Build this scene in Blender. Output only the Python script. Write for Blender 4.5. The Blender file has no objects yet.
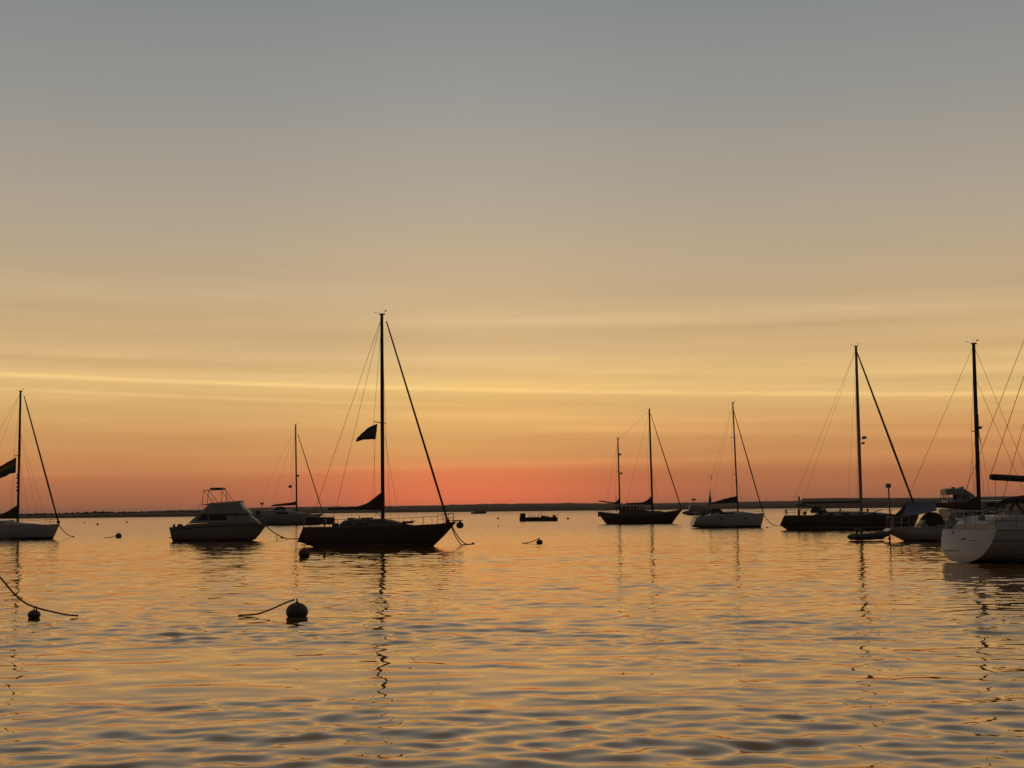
import bpy, math, random
import numpy as np
from mathutils import Vector, Matrix

random.seed(7)
rng = np.random.default_rng(11)
S = bpy.context.scene
C = S.collection
R = math.radians

# ------------------------------------------------------------------ camera
F = 1500.0                      # focal length in pixels at 1024 wide
CAMZ = 2.2
PITCH = math.atan(126.0 / F)
ROLL = 0.0105
cam_data = bpy.data.cameras.new('camera')
cam = bpy.data.objects.new('camera', cam_data)
C.objects.link(cam)
cam_data.sensor_width = 36.0
cam_data.lens = F / 1024.0 * 36.0
cam_data.clip_start = 0.1
cam_data.clip_end = 40000
CAMROT = Matrix.Rotation(math.pi / 2 + PITCH, 4, 'X') @ Matrix.Rotation(-ROLL, 4, 'Z')
cam.matrix_world = Matrix.Translation((0, 0, CAMZ)) @ CAMROT
S.camera = cam

def ray(px, py):
    d = Vector(((px - 512) / F, (384 - py) / F, -1.0))
    return (CAMROT.to_3x3() @ d).normalized()

def at(px, py):
    """point of the water plane seen at a pixel"""
    d = ray(px, py)
    t = -CAMZ / d.z
    return Vector((d.x * t, d.y * t, 0))

def at_dist(px, dist):
    """point of the water plane in the bearing of a column, at a distance"""
    d = ray(px, 509.8 - ROLL * (px - 512))
    h = Vector((d.x, d.y, 0)).normalized()
    return h * dist

def azim(p):
    return math.atan2(p.x, p.y)

# ------------------------------------------------------------------ view
S.view_settings.view_transform = 'Standard'
S.view_settings.look = 'None'
S.view_settings.exposure = 0.0
S.view_settings.gamma = 1.0
S.view_settings.use_curve_mapping = False
S.cycles.max_bounces = 6
S.cycles.glossy_bounces = 4
S.cycles.diffuse_bounces = 2
S.cycles.caustics_reflective = False
S.cycles.caustics_refractive = False

def lin(c):
    out = []
    for v in c:
        v = v / 255.0
        out.append(v / 12.92 if v <= 0.04045 else ((v + 0.055) / 1.055) ** 2.4)
    return tuple(out) + (1.0,)

# ------------------------------------------------------------------ sky
SUN_AZ = -1.6      # degrees, where the sun has just gone down
W = bpy.data.worlds.new('World')
S.world = W
W.use_nodes = True
nt = W.node_tree
nt.nodes.clear()
def N(t, **kw):
    n = nt.nodes.new(t)
    for k, v in kw.items():
        setattr(n, k, v)
    return n
def L(a, b):
    nt.links.new(a, b)
def M(op, a, b=None, c=None, clamp=False):
    n = N('ShaderNodeMath', operation=op, use_clamp=clamp)
    for i, v in enumerate((a, b, c)):
        if v is None:
            continue
        if isinstance(v, (int, float)):
            n.inputs[i].default_value = v
        else:
            L(v, n.inputs[i])
    return n.outputs[0]
tc = N('ShaderNodeTexCoord')
sep = N('ShaderNodeSeparateXYZ')
L(tc.outputs['Generated'], sep.inputs[0])
elev = M('MULTIPLY', M('ARCSINE', sep.outputs['Z']), 180 / math.pi)
az = M('MULTIPLY', M('ARCTAN2', sep.outputs['X'], sep.outputs['Y']), 180 / math.pi)
def wnoise(sx, sy, detail=3.0, off=0.0, rough=0.5):
    cx = N('ShaderNodeCombineXYZ')
    L(M('MULTIPLY', az, sx), cx.inputs[0])
    L(M('MULTIPLY', elev, sy), cx.inputs[1])
    cx.inputs[2].default_value = off
    n = N('ShaderNodeTexNoise')
    n.inputs['Scale'].default_value = 1.0
    n.inputs['Detail'].default_value = detail
    n.inputs['Roughness'].default_value = rough
    L(cx.outputs[0], n.inputs['Vector'])
    return M('SUBTRACT', n.outputs['Fac'], 0.5)
# gentle waviness of the layers
def smooth(x, a, b):
    n = N('ShaderNodeMapRange', interpolation_type='SMOOTHSTEP')
    L(x, n.inputs[0])
    n.inputs[1].default_value = min(a, b)
    n.inputs[2].default_value = max(a, b)
    n.inputs[3].default_value = 0.0 if a < b else 1.0
    n.inputs[4].default_value = 1.0 if a < b else 0.0
    return n.outputs[0]
band = M('MULTIPLY', M('SMOOTH_MIN', M('MULTIPLY', elev, 0.30), 1.0, 0.5), smooth(elev, 15, 6))
e2 = M('ADD', elev, M('MULTIPLY', M('MULTIPLY', wnoise(0.055, 0.55, 3.0, 3.0), 1.5), band))
fac = M('DIVIDE', e2, 90.0, clamp=True)
def ramp(stops):
    n = N('ShaderNodeValToRGB')
    el = n.color_ramp.elements
    while len(el) > 1:
        el.remove(el[-1])
    el[0].position = stops[0][0] / 90.0
    el[0].color = lin(stops[0][1])
    for e, c in stops[1:]:
        x = el.new(e / 90.0)
        x.color = lin(c)
    L(fac, n.inputs[0])
    return n.outputs['Color']
HIGH = [(6.1, (219, 182, 130)), (8.0, (204, 174, 133)), (9.9, (191, 170, 140)), (11.8, (178, 165, 146)),
        (15.5, (154, 152, 146)), (19.2, (136, 139, 140)), (26, (122, 114, 104)), (50, (98, 88, 77)), (90, (77, 73, 69))]
CEN = ramp([(0.0, (237, 115, 78)), (0.76, (233, 119, 78)), (1.35, (226, 125, 79)), (1.62, (223, 140, 84)), (2.0, (221, 151, 90)),
            (2.7, (222, 163, 97)), (3.8, (228, 179, 110)), (4.65, (231, 190, 121))] + HIGH)
EDGE = ramp([(0.0, (160, 99, 72)), (0.76, (174, 107, 73)), (1.35, (186, 117, 76)), (1.65, (196, 130, 81)), (2.7, (209, 152, 95)),
             (3.8, (215, 169, 108)), (4.65, (221, 182, 119)), (6.1, (210, 175, 125)), (8.0, (194, 167, 129)),
             (9.9, (184, 165, 138)), (11.8, (171, 159, 142)), (15.5, (149, 147, 142)), (19.2, (132, 136, 137)),
             (26, (120, 113, 104)), (50, (98, 88, 77)), (90, (77, 73, 69))])
BACK = ramp([(0.0, (52, 45, 44)), (4.0, (58, 51, 49)), (10, (64, 58, 56)), (25, (68, 64, 62)), (50, (72, 69, 67)), (90, (77, 73, 69))])
def mix(f, a, b, mode='MIX'):
    n = N('ShaderNodeMix', data_type='RGBA', blend_type=mode)
    if isinstance(f, (int, float)):
        n.inputs[0].default_value = f
    else:
        L(f, n.inputs[0])
    for s, v in ((n.inputs[6], a), (n.inputs[7], b)):
        if isinstance(v, tuple):
            s.default_value = v
        else:
            L(v, s)
    return n.outputs[2]
daz = M('ABSOLUTE', M('SUBTRACT', az, SUN_AZ))
glow = M('SUBTRACT', 1.0, M('POWER', 2.718, M('MULTIPLY', M('MULTIPLY', daz, daz), -1.0 / (2 * 4.6 ** 2))))
sky = mix(glow, CEN, EDGE)
sky = mix(smooth(daz, 28, 120), sky, BACK)
# thin cloud streaks
def gauss(e0, slope, w, amp):
    d = M('SUBTRACT', M('SUBTRACT', elev, e0), M('MULTIPLY', az, slope))
    g = M('POWER', 2.718, M('MULTIPLY', M('MULTIPLY', d, d), -1.0 / (2 * w * w)))
    return M('MULTIPLY', g, amp)
wis = M('MULTIPLY', wnoise(0.09, 0.6, 4.0, 33.0, 0.6), 0.12)   # streaks wander a little
patch = M('ADD', M('MULTIPLY', wnoise(0.14, 1.0, 3.0, 9.0), 2.6), 0.7, clamp=True)
patch2 = M('ADD', M('MULTIPLY', wnoise(0.10, 0.8, 3.0, 55.0), 2.6), 0.65, clamp=True)
left = smooth(az, 4, -9)
right = smooth(az, -3, 5)
elev_w = M('ADD', elev, wis)
def streak(e0, slope, w, amp):
    d = M('SUBTRACT', M('SUBTRACT', elev_w, e0), M('MULTIPLY', az, slope))
    g = M('POWER', 2.718, M('MULTIPLY', M('MULTIPLY', d, d), -1.0 / (2 * w * w)))
    return M('MULTIPLY', g, amp)
def P_(a, b):
    return M('MULTIPLY', a, b)
st = P_(streak(4.55, -0.029, 0.06, 0.18), M('ADD', P_(patch, 0.75), 0.25))
st = M('ADD', st, streak(4.62, -0.029, 0.24, 0.06))
st = M('ADD', st, P_(P_(streak(3.92, -0.034, 0.05, 0.10), left), patch))
st = M('ADD', st, P_(P_(streak(3.55, -0.03, 0.10, 0.06), smooth(az, -12, -3)), patch2))
st = M('ADD', st, P_(streak(5.70, -0.012, 0.16, 0.07), patch))
st = M('ADD', st, P_(P_(streak(5.30, -0.018, 0.16, 0.07), right), patch2))
st = M('ADD', st, P_(P_(streak(3.18, -0.033, 0.11, 0.11), right), patch))
st = M('ADD', st, P_(P_(streak(7.15, 0.004, 0.20, 0.075), smooth(az, -8, 4)), patch2))
st = M('ADD', st, P_(streak(7.9, -0.02, 0.30, 0.05), patch))
st = M('ADD', st, P_(streak(6.7, 0.01, 0.25, -0.05), patch2))
st = M('ADD', st, streak(5.15, -0.03, 0.14, -0.035))
st = M('ADD', st, P_(streak(2.55, -0.02, 0.30, -0.035), patch2))
st = M('ADD', st, P_(streak(1.72, 0.014, 0.10, 0.07), patch))
st = M('ADD', st, P_(streak(1.2, 0.012, 0.25, -0.05), right))
fade = M('MULTIPLY', smooth(elev, 0.8, 3.0), smooth(elev, 12, 5))
st = M('ADD', st, M('MULTIPLY', M('MULTIPLY', wnoise(0.05, 1.3, 5.0, 21.0, 0.6), 0.24), fade))
mulc = N('ShaderNodeVectorMath', operation='SCALE')
L(sky, mulc.inputs[0])
L(M('ADD', M('MULTIPLY', st, 1.55), 1.01), mulc.inputs['Scale'])
bg = N('ShaderNodeBackground')
bg.inputs['Strength'].default_value = 1.0
L(mulc.outputs[0], bg.inputs['Color'])
out = N('ShaderNodeOutputWorld')
L(bg.outputs[0], out.inputs[0])

# ------------------------------------------------------------------ materials
def mat(name, col, rough=0.5, metal=0.0, var=0.12, vscale=3.0, spec=0.5, coat=0.0):
    m = bpy.data.materials.new(name)
    m.use_nodes = True
    t = m.node_tree
    b = t.nodes['Principled BSDF']
    b.inputs['Roughness'].default_value = rough
    b.inputs['Metallic'].default_value = metal
    b.inputs['Specular IOR Level'].default_value = spec
    b.inputs['Coat Weight'].default_value = coat
    tcn = t.nodes.new('ShaderNodeTexCoord')
    n = t.nodes.new('ShaderNodeTexNoise')
    n.inputs['Scale'].default_value = vscale
    n.inputs['Detail'].default_value = 5
    n.inputs['Roughness'].default_value = 0.65
    t.links.new(tcn.outputs['Object'], n.inputs['Vector'])
    mr = t.nodes.new('ShaderNodeMapRange')
    mr.inputs[3].default_value = 1.0 - var
    mr.inputs[4].default_value = 1.0 + var
    t.links.new(n.outputs['Fac'], mr.inputs[0])
    sc = t.nodes.new('ShaderNodeVectorMath')
    sc.operation = 'SCALE'
    sc.inputs[0].default_value = col[:3]
    t.links.new(mr.outputs[0], sc.inputs['Scale'])
    t.links.new(sc.outputs[0], b.inputs['Base Color'])
    return m
MT = dict(
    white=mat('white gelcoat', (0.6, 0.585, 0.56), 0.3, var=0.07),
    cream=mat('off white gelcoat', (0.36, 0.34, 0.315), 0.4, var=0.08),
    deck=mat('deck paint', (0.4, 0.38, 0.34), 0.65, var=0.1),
    grey=mat('grey paint', (0.28, 0.29, 0.3), 0.5),
    dark=mat('dark navy paint', (0.11, 0.078, 0.06), 0.3, var=0.25),
    black=mat('black paint', (0.11, 0.075, 0.055), 0.45, var=0.2),
    bottom=mat('antifouling paint', (0.03, 0.014, 0.012), 0.8, var=0.3),
    stripe=mat('grey stripe paint', (0.32, 0.31, 0.3), 0.5),
    canvas=mat('dark canvas', (0.075, 0.057, 0.047), 0.9, var=0.2),
    brown=mat('brown canvas', (0.09, 0.052, 0.038), 0.9, var=0.2),
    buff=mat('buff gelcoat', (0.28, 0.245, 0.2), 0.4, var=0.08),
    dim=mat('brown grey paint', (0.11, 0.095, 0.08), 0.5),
    night=mat('black canvas', (0.022, 0.015, 0.012), 0.95, var=0.2),
    painted_sky=mat('pane with pale curtain', (0.42, 0.4, 0.33), 0.25, var=0.25),  # skylight seen through the cabin, put into the pane's pale colour
    blue=mat('blue canvas', (0.17, 0.19, 0.28), 0.85, var=0.15),
    pale=mat('pale canvas', (0.5, 0.48, 0.44), 0.9, var=0.1),
    alu=mat('anodised mast metal', (0.3, 0.26, 0.22), 0.6, 0.2, var=0.1),
    darkmast=mat('dark painted spar', (0.06, 0.045, 0.036), 0.5, var=0.15),
    steel=mat('stainless steel tube', (0.35, 0.34, 0.33), 0.35, 0.9, var=0.05),
    wire=mat('rigging wire', (0.09, 0.085, 0.08), 0.5, 0.5, var=0.1),
    sail=mat('furled sail cloth', (0.06, 0.05, 0.045), 0.85, var=0.2),
    rope=mat('wet rope', (0.03, 0.025, 0.02), 0.8, var=0.3, vscale=20),
    buoy=mat('weathered buoy', (0.11, 0.08, 0.055), 0.6, var=0.5, vscale=8),
    buoytop=mat('buoy paint', (0.07, 0.06, 0.055), 0.5, var=0.4, vscale=8),
    teak=mat('weathered teak', (0.14, 0.09, 0.055), 0.7, var=0.25, vscale=9),
    rubber=mat('grey inflatable rubber', (0.09, 0.09, 0.095), 0.65, var=0.15),
    wood=mat('wet timber', (0.05, 0.04, 0.032), 0.8, var=0.3),
    bird=mat('gull grey', (0.25, 0.25, 0.25), 0.8),
)
def glassmat():
    m = mat('tinted window', (0.015, 0.014, 0.013), 0.08, var=0.1)
    return m
MT['glass'] = glassmat()
def clearmat(name, alpha, col):
    m = bpy.data.materials.new(name)
    m.use_nodes = True
    t = m.node_tree
    b = t.nodes['Principled BSDF']
    b.inputs['Base Color'].default_value = col + (1,)
    b.inputs['Roughness'].default_value = 0.15
    tr = t.nodes.new('ShaderNodeBsdfTransparent')
    tr.inputs[0].default_value = (0.85, 0.85, 0.82, 1)
    mx = t.nodes.new('ShaderNodeMixShader')
    mx.inputs[0].default_value = alpha
    t.links.new(tr.outputs[0], mx.inputs[1])
    t.links.new(b.outputs[0], mx.inputs[2])
    t.links.new(mx.outputs[0], t.nodes['Material Output'].inputs[0])
    return m
MT['clear'] = clearmat('clear window pane', 0.4, (0.2, 0.2, 0.2))
MT['vinyl'] = clearmat('clear vinyl panel', 0.75, (0.3, 0.3, 0.3))

# ------------------------------------------------------------------ mesh helpers
class MB:
    def __init__(s):
        s.v, s.f, s.mi = [], [], []
    def add(s, vs, fs, mi=0):
        o = len(s.v)
        s.v += [tuple(p) for p in vs]
        for f in fs:
            s.f.append(tuple(i + o for i in f))
            s.mi.append(mi)
        return s
    def tube(s, pts, r, n=8, caps=True, flat=1.0):
        """round bar through points; r is a number or a list; flat squeezes it sideways"""
        pts = [Vector(p) for p in pts]
        rs = r if isinstance(r, (list, tuple)) else [r] * len(pts)
        vs, fs = [], []
        t0 = (pts[1] - pts[0]).normalized()
        ref = Vector((0, 1, 0)) if abs(t0.y) < 0.9 else Vector((1, 0, 0))
        for i, p in enumerate(pts):
            a = pts[max(i - 1, 0)]
            b = pts[min(i + 1, len(pts) - 1)]
            t = (b - a).normalized()
            u = (ref - t * ref.dot(t)).normalized()
            w = t.cross(u)
            for k in range(n):
                q = 2 * math.pi * k / n
                vs.append(p + u * math.cos(q) * rs[i] * flat + w * math.sin(q) * rs[i])
        for i in range(len(pts) - 1):
            for k in range(n):
                k2 = (k + 1) % n
                fs.append((i * n + k, i * n + k2, (i + 1) * n + k2, (i + 1) * n + k))
        if caps:
            fs.append(tuple(range(n))[::-1])
            fs.append(tuple((len(pts) - 1) * n + k for k in range(n)))
        return s.add(vs, fs)
    def loft(s, rings, caps=True, closed=True, mi=0):
        n = len(rings[0])
        vs = [p for r in rings for p in r]
        fs = []
        for i in range(len(rings) - 1):
            for k in range(n if closed else n - 1):
                k2 = (k + 1) % n
                fs.append((i * n + k, i * n + k2, (i + 1) * n + k2, (i + 1) * n + k))
        if caps and closed:
            fs.append(tuple(range(n))[::-1])
            fs.append(tuple((len(rings) - 1) * n + k for k in range(n)))
        return s.add(vs, fs, mi)
    def box(s, c, d, rot=None, bev=0.12):
        """box with chamfered vertical and top edges"""
        cx, cy, cz = c
        hx, hy, hz = d[0] / 2, d[1] / 2, d[2] / 2
        b = min(hx, hy, hz) * bev * 2
        def ring(ix, iy, z):
            return [(-ix + b, -iy, z), (ix - b, -iy, z), (ix, -iy + b, z), (ix, iy - b, z),
                    (ix - b, iy, z), (-ix + b, iy, z), (-ix, iy - b, z), (-ix, -iy + b, z)]
        rings = [ring(hx - b * .6, hy - b * .6, -hz), ring(hx, hy, -hz + b), ring(hx, hy, hz - b), ring(hx - b * .6, hy - b * .6, hz)]
        m = rot if rot is not None else Matrix.Identity(3)
        rr = [[m @ Vector(p) + Vector(c) for p in r] for r in rings]
        return s.loft(rr)
    def lathe(s, prof, c=(0, 0, 0), n=20):
        """profile of (radius, height) spun about the vertical"""
        rings = [[(c[0] + r * math.cos(2 * math.pi * k / n), c[1] + r * math.sin(2 * math.pi * k / n), c[2] + z) for k in range(n)] for r, z in prof]
        return s.loft(rings)
    def prism(s, poly, y0, y1):
        """outline in the x-z plane given thickness in y"""
        n = len(poly)
        a = [(x, y0, z) for x, z in poly]
        b = [(x, y1, z) for x, z in poly]
        fs = [tuple(range(n)), tuple(range(2 * n - 1, n - 1, -1))]
        for k in range(n):
            k2 = (k + 1) % n
            fs.append((k, k + n, k2 + n, k2))
        return s.add(a + b, fs)
    def build(s, name, material, parent=None, smooth=True, loc=None):
        me = bpy.data.meshes.new(name)
        me.from_pydata(s.v, [], s.f)
        mats = material if isinstance(material, list) else [material]
        for m in mats:
            me.materials.append(m)
        if max(s.mi, default=0):
            me.polygons.foreach_set('material_index', s.mi)
        import bmesh
        bm = bmesh.new()
        bm.from_mesh(me)
        bmesh.ops.recalc_face_normals(bm, faces=bm.faces)
        bm.to_mesh(me)
        bm.free()
        if smooth:
            me.polygons.foreach_set('use_smooth', [True] * len(me.polygons))
            me.set_sharp_from_angle(angle=R(38))
        me.update()
        o = bpy.data.objects.new(name, me)
        C.objects.link(o)
        if parent is not None:
            o.parent = parent
        if loc is not None:
            o.location = loc
        return o

def tag(o, label, cat, group=None, kind=None):
    if label: o['label'] = label
    if cat: o['category'] = cat
    if group: o['group'] = group
    if kind: o['kind'] = kind
    return o

def thing(name, label, cat, loc=(0, 0, 0), rz=0.0, group=None):
    o = bpy.data.objects.new(name, None)
    C.objects.link(o)
    o.empty_display_size = 0.5
    o.location = loc
    o.rotation_euler = (0, 0, rz)
    return tag(o, label, cat, group)

def interp(pts, x):
    xs = [p[0] for p in pts]
    return float(np.interp(x, xs, [p[1] for p in pts]))

def smoothpts(pts, n):
    """evenly spread points of a gently smoothed polyline"""
    xs = np.linspace(pts[0][0], pts[-1][0], n)
    return [(x, interp(pts, x)) for x in xs]

# ------------------------------------------------------------------ water
def build_water():
    NW = 140
    lam = np.exp(rng.uniform(np.log(0.26), np.log(3.4), NW))
    grp = rng.uniform(0, 1, NW)
    th = np.where(grp < .6, 97 + rng.normal(0, 32, NW), np.where(grp < .8, 52 + rng.normal(0, 18, NW), 140 + rng.normal(0, 18, NW)))
    th = np.radians(th)
    kk = 2 * np.pi / lam
    kx, ky = kk * np.cos(th), kk * np.sin(th)
    ph = rng.uniform(0, 2 * np.pi, NW)
    spect = np.exp(-(np.log(lam / 0.72) ** 2) / (2 * 0.72 ** 2))
    slope_rms = 0.050
    amp = spect / kk
    amp *= slope_rms / math.sqrt(np.sum((amp * kk) ** 2) / 2)
    a_dense = np.linspace(-0.46, 0.46, 660)
    a_rest = np.linspace(0.46, 2 * np.pi - 0.46, 90)[1:-1]
    ang = np.concatenate([a_dense, a_rest])
    rad = [2.5]
    while rad[-1] < 420:
        rad.append(rad[-1] + max(0.055, 0.0027 * rad[-1]))
    while rad[-1] < 16000:
        rad.append(rad[-1] * 1.06)
    rad = np.array(rad)
    dr = np.gradient(rad)
    na, nr = len(ang), len(rad)
    A, Rr = np.meshgrid(ang, rad)
    X = (Rr * np.sin(A)).astype(np.float64)
    Y = (Rr * np.cos(A)).astype(np.float64)
    Z = np.zeros_like(X)
    # calmer and rougher patches
    g = np.zeros_like(X)
    for i in range(9):
        l = rng.uniform(7, 30)
        t = np.radians(90 + rng.normal(0, 30))
        g += np.sin(2 * np.pi / l * (X * np.cos(t) * 0.5 + Y * np.sin(t)) + rng.uniform(0, 6.28))
    g = np.clip(1.0 + 0.2 * g / 1.5, 0.5, 1.5)
    # gusts that roughen the short waves in places
    g2 = np.zeros_like(X)
    for i in range(12):
        l = rng.uniform(2.5, 16)
        t = np.radians(90 + rng.normal(0, 45))
        g2 += np.sin(2 * np.pi / l * (X * np.cos(t) * 0.6 + Y * np.sin(t)) + rng.uniform(0, 6.28))
    g2 = np.clip(1.0 + 0.42 * g2 / 1.7, 0.15, 2.0)
    Zs = np.zeros_like(X)
    for i in range(NW):
        wgt = np.clip((lam[i] / dr - 3.0) / 3.0, 0, 1)
        sel = wgt > 0
        if not sel.any():
            continue
        n = int(sel.sum())
        p = kx[i] * X[:n] + ky[i] * Y[:n] + ph[i]
        sn = np.sin(p)
        (Zs if lam[i] < 0.75 else Z)[:n] += (wgt[:n, None] * amp[i]) * sn
    Z = Z * g + Zs * g2
    dense = (np.abs(np.where(A > np.pi, A - 2 * np.pi, A)) <= 0.47)
    Z = np.where(dense, Z, 0)
    verts = np.stack([X, Y, Z], -1).reshape(-1, 3)
    verts = np.concatenate([verts, [[0, 0, 0]]])
    ci = na * nr
    i = np.arange(nr - 1)[:, None] * na
    j = np.arange(na)[None, :]
    j2 = (j + 1) % na
    quads = np.stack([i + j, i + na + j, i + na + j2, i + j2], -1).reshape(-1, 4)[:, ::-1]
    tris = np.stack([np.full(na, ci), j2[0], j[0]], -1)[:, ::-1]
    loops = np.concatenate([quads.reshape(-1), tris.reshape(-1)]).astype(np.int32)
    starts = np.concatenate([np.arange(len(quads)) * 4, len(quads) * 4 + np.arange(len(tris)) * 3]).astype(np.int32)
    me = bpy.data.meshes.new('water')
    me.vertices.add(len(verts))
    me.vertices.foreach_set('co', verts.astype(np.float32).reshape(-1))
    me.loops.add(len(loops))
    me.loops.foreach_set('vertex_index', loops)
    me.polygons.add(len(starts))
    me.polygons.foreach_set('loop_start', starts)
    me.update(calc_edges=True)
    me.polygons.foreach_set('use_smooth', np.ones(len(starts), dtype=bool))
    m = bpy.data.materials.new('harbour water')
    m.use_nodes = True
    t = m.node_tree
    t.nodes.remove(t.nodes['Principled BSDF'])
    geo = t.nodes.new('ShaderNodeNewGeometry')
    def nn(tp, **kw):
        n = t.nodes.new(tp)
        for k, v in kw.items(): setattr(n, k, v)
        return n
    def ripple(sx, sy, detail):
        mp = nn('ShaderNodeVectorMath', operation='MULTIPLY')
        t.links.new(geo.outputs['Position'], mp.inputs[0])
        mp.inputs[1].default_value = (sx, sy, 0)
        no = nn('ShaderNodeTexNoise')
        no.inputs['Scale'].default_value = 1
        no.inputs['Detail'].default_value = detail
        t.links.new(mp.outputs[0], no.inputs['Vector'])
        sb = nn('ShaderNodeVectorMath', operation='SUBTRACT')
        t.links.new(no.outputs['Color'], sb.inputs[0])
        sb.inputs[1].default_value = (0.5, 0.5, 0.5)
        return sb.outputs[0]
    ln = nn('ShaderNodeVectorMath', operation='LENGTH')
    t.links.new(geo.outputs['Position'], ln.inputs[0])
    def grow(d0, d1, v0, v1):
        mr = nn('ShaderNodeMapRange', interpolation_type='SMOOTHSTEP')
        t.links.new(ln.outputs['Value'], mr.inputs[0])
        for q, v in zip((1, 2, 3, 4), (d0, d1, v0, v1)):
            mr.inputs[q].default_value = v
        return mr.outputs[0]
    def mth(op, x, y):
        n = nn('ShaderNodeMath', operation=op)
        for q, v in enumerate((x, y)):
            if v is None: continue
            if isinstance(v, (int, float)): n.inputs[q].default_value = v
            else: t.links.new(v, n.inputs[q])
        return n.outputs[0]
    # short ripples whose near faces lean towards the beach; the breeze is stronger farther out
    r1 = ripple(1.6, 3.2, 2.0)
    sx = nn('ShaderNodeSeparateXYZ')
    t.links.new(r1, sx.inputs[0])
    amp_n = mth('ADD', grow(25, 220, 0.07, 0.66), grow(350, 1200, 0.0, 0.6))
    lean = grow(30, 160, 0.3, 1.0)
    yy = mth('MULTIPLY', mth('ABSOLUTE', sx.outputs[1], None), -1.25)
    yb = mth('ADD', mth('MULTIPLY', yy, lean), mth('MULTIPLY', sx.outputs[1], mth('SUBTRACT', 1.0, lean)))
    flat = nn('ShaderNodeCombineXYZ')
    t.links.new(mth('MULTIPLY', mth('MULTIPLY', sx.outputs[0], amp_n), 0.45), flat.inputs[0])
    t.links.new(mth('MULTIPLY', yb, amp_n), flat.inputs[1])
    ad = nn('ShaderNodeVectorMath', operation='ADD')
    t.links.new(geo.outputs['Normal'], ad.inputs[0])
    t.links.new(flat.outputs[0], ad.inputs[1])
    nz = nn('ShaderNodeVectorMath', operation='NORMALIZE')
    t.links.new(ad.outputs[0], nz.inputs[0])
    fr = nn('ShaderNodeFresnel')
    fr.inputs['IOR'].default_value = 1.333
    t.links.new(nz.outputs[0], fr.inputs['Normal'])
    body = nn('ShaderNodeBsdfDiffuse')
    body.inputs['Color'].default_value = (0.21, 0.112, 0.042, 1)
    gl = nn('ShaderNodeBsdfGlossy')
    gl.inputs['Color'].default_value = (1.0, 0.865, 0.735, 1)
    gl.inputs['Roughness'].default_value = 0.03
    t.links.new(nz.outputs[0], gl.inputs['Normal'])
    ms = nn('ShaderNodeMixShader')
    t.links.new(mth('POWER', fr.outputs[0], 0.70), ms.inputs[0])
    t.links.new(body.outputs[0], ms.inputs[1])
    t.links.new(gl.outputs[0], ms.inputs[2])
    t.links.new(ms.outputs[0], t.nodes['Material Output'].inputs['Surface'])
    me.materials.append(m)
    o = bpy.data.objects.new('water', me)
    C.objects.link(o)
    o['kind'] = 'structure'
    return o
build_water()

# ------------------------------------------------------------------ far shore
MT['land'] = mat('dune scrub and sand', (0.16, 0.098, 0.058), 0.95, var=0.35, vscale=0.02)
MT['trees'] = mat('dark foliage', (0.05, 0.05, 0.028), 0.95, var=0.4, vscale=0.1)
def ridge(name, prof, dist0, dist1, depth, bump=0.0, n=240, seed=1):
    """low land seen along the horizon: prof = (column, height in m); a rounded body of given depth"""
    r = random.Random(seed)
    cols = np.linspace(prof[0][0], prof[-1][0], n)
    rings = []
    w1 = [r.uniform(0, 6.28) for _ in range(6)]
    for i, cx in enumerate(cols):
        h = interp(prof, cx)
        d = dist0 + (dist1 - dist0) * i / (n - 1)
        h *= 1 + bump * sum(math.sin(cx * (0.05 + 0.11 * q) + w1[q]) / (1 + q * .5) for q in range(6)) * 0.4
        h *= 1 + bump * 0.5 * (r.random() - .5)
        h = max(h, 0.3)
        a = at_dist(cx, 1.0)
        ring = []
        for q, (dd, hh) in enumerate(((0, -1), (0.02, .22), (.10, .6), (.25, .88), (.45, 1.0), (.7, .9), (1, -.3))):
            p = a * (d + depth * dd)
            z = h * hh if hh > 0 else -1.0
            ring.append((p.x, p.y, z))
        rings.append(ring)
    o = MB().loft(rings).build(name, MT['land'])
    o['kind'] = 'structure'
    return o
# left: low sandy point close by
PL = [(-260, 3.0), (-60, 2.9), (0, 2.5), (35, 2.6), (60, 2.7), (100, 3.6), (125, 3.1), (165, 3.5), (200, 3.4), (240, 2.5), (268, 0.8)]
ridge('near_shore', PL, 980, 1040, 90, 0.10, 260, 3)
PC = [(150, 7.0), (225, 8.2), (243, 9.5), (270, 11.0), (330, 10.8), (400, 11.2), (440, 11.3), (500, 13.2), (560, 12.8), (640, 11.0),
      (700, 11.6), (760, 12.6), (800, 12.8), (860, 13.5), (1000, 13.0), (1300, 13)]
ridge('far_shore', PC, 2350, 2500, 300, 0.055, 520, 5)
PR = [(801.2, 11.0), (802.2, 13.4), (830, 13.5), (880, 12.6), (930, 11.9), (985, 12.6), (1060, 13.0), (1300, 12)]
ridge('bluff', PR, 1900, 1900, 160, 0.025, 320, 8)
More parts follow.
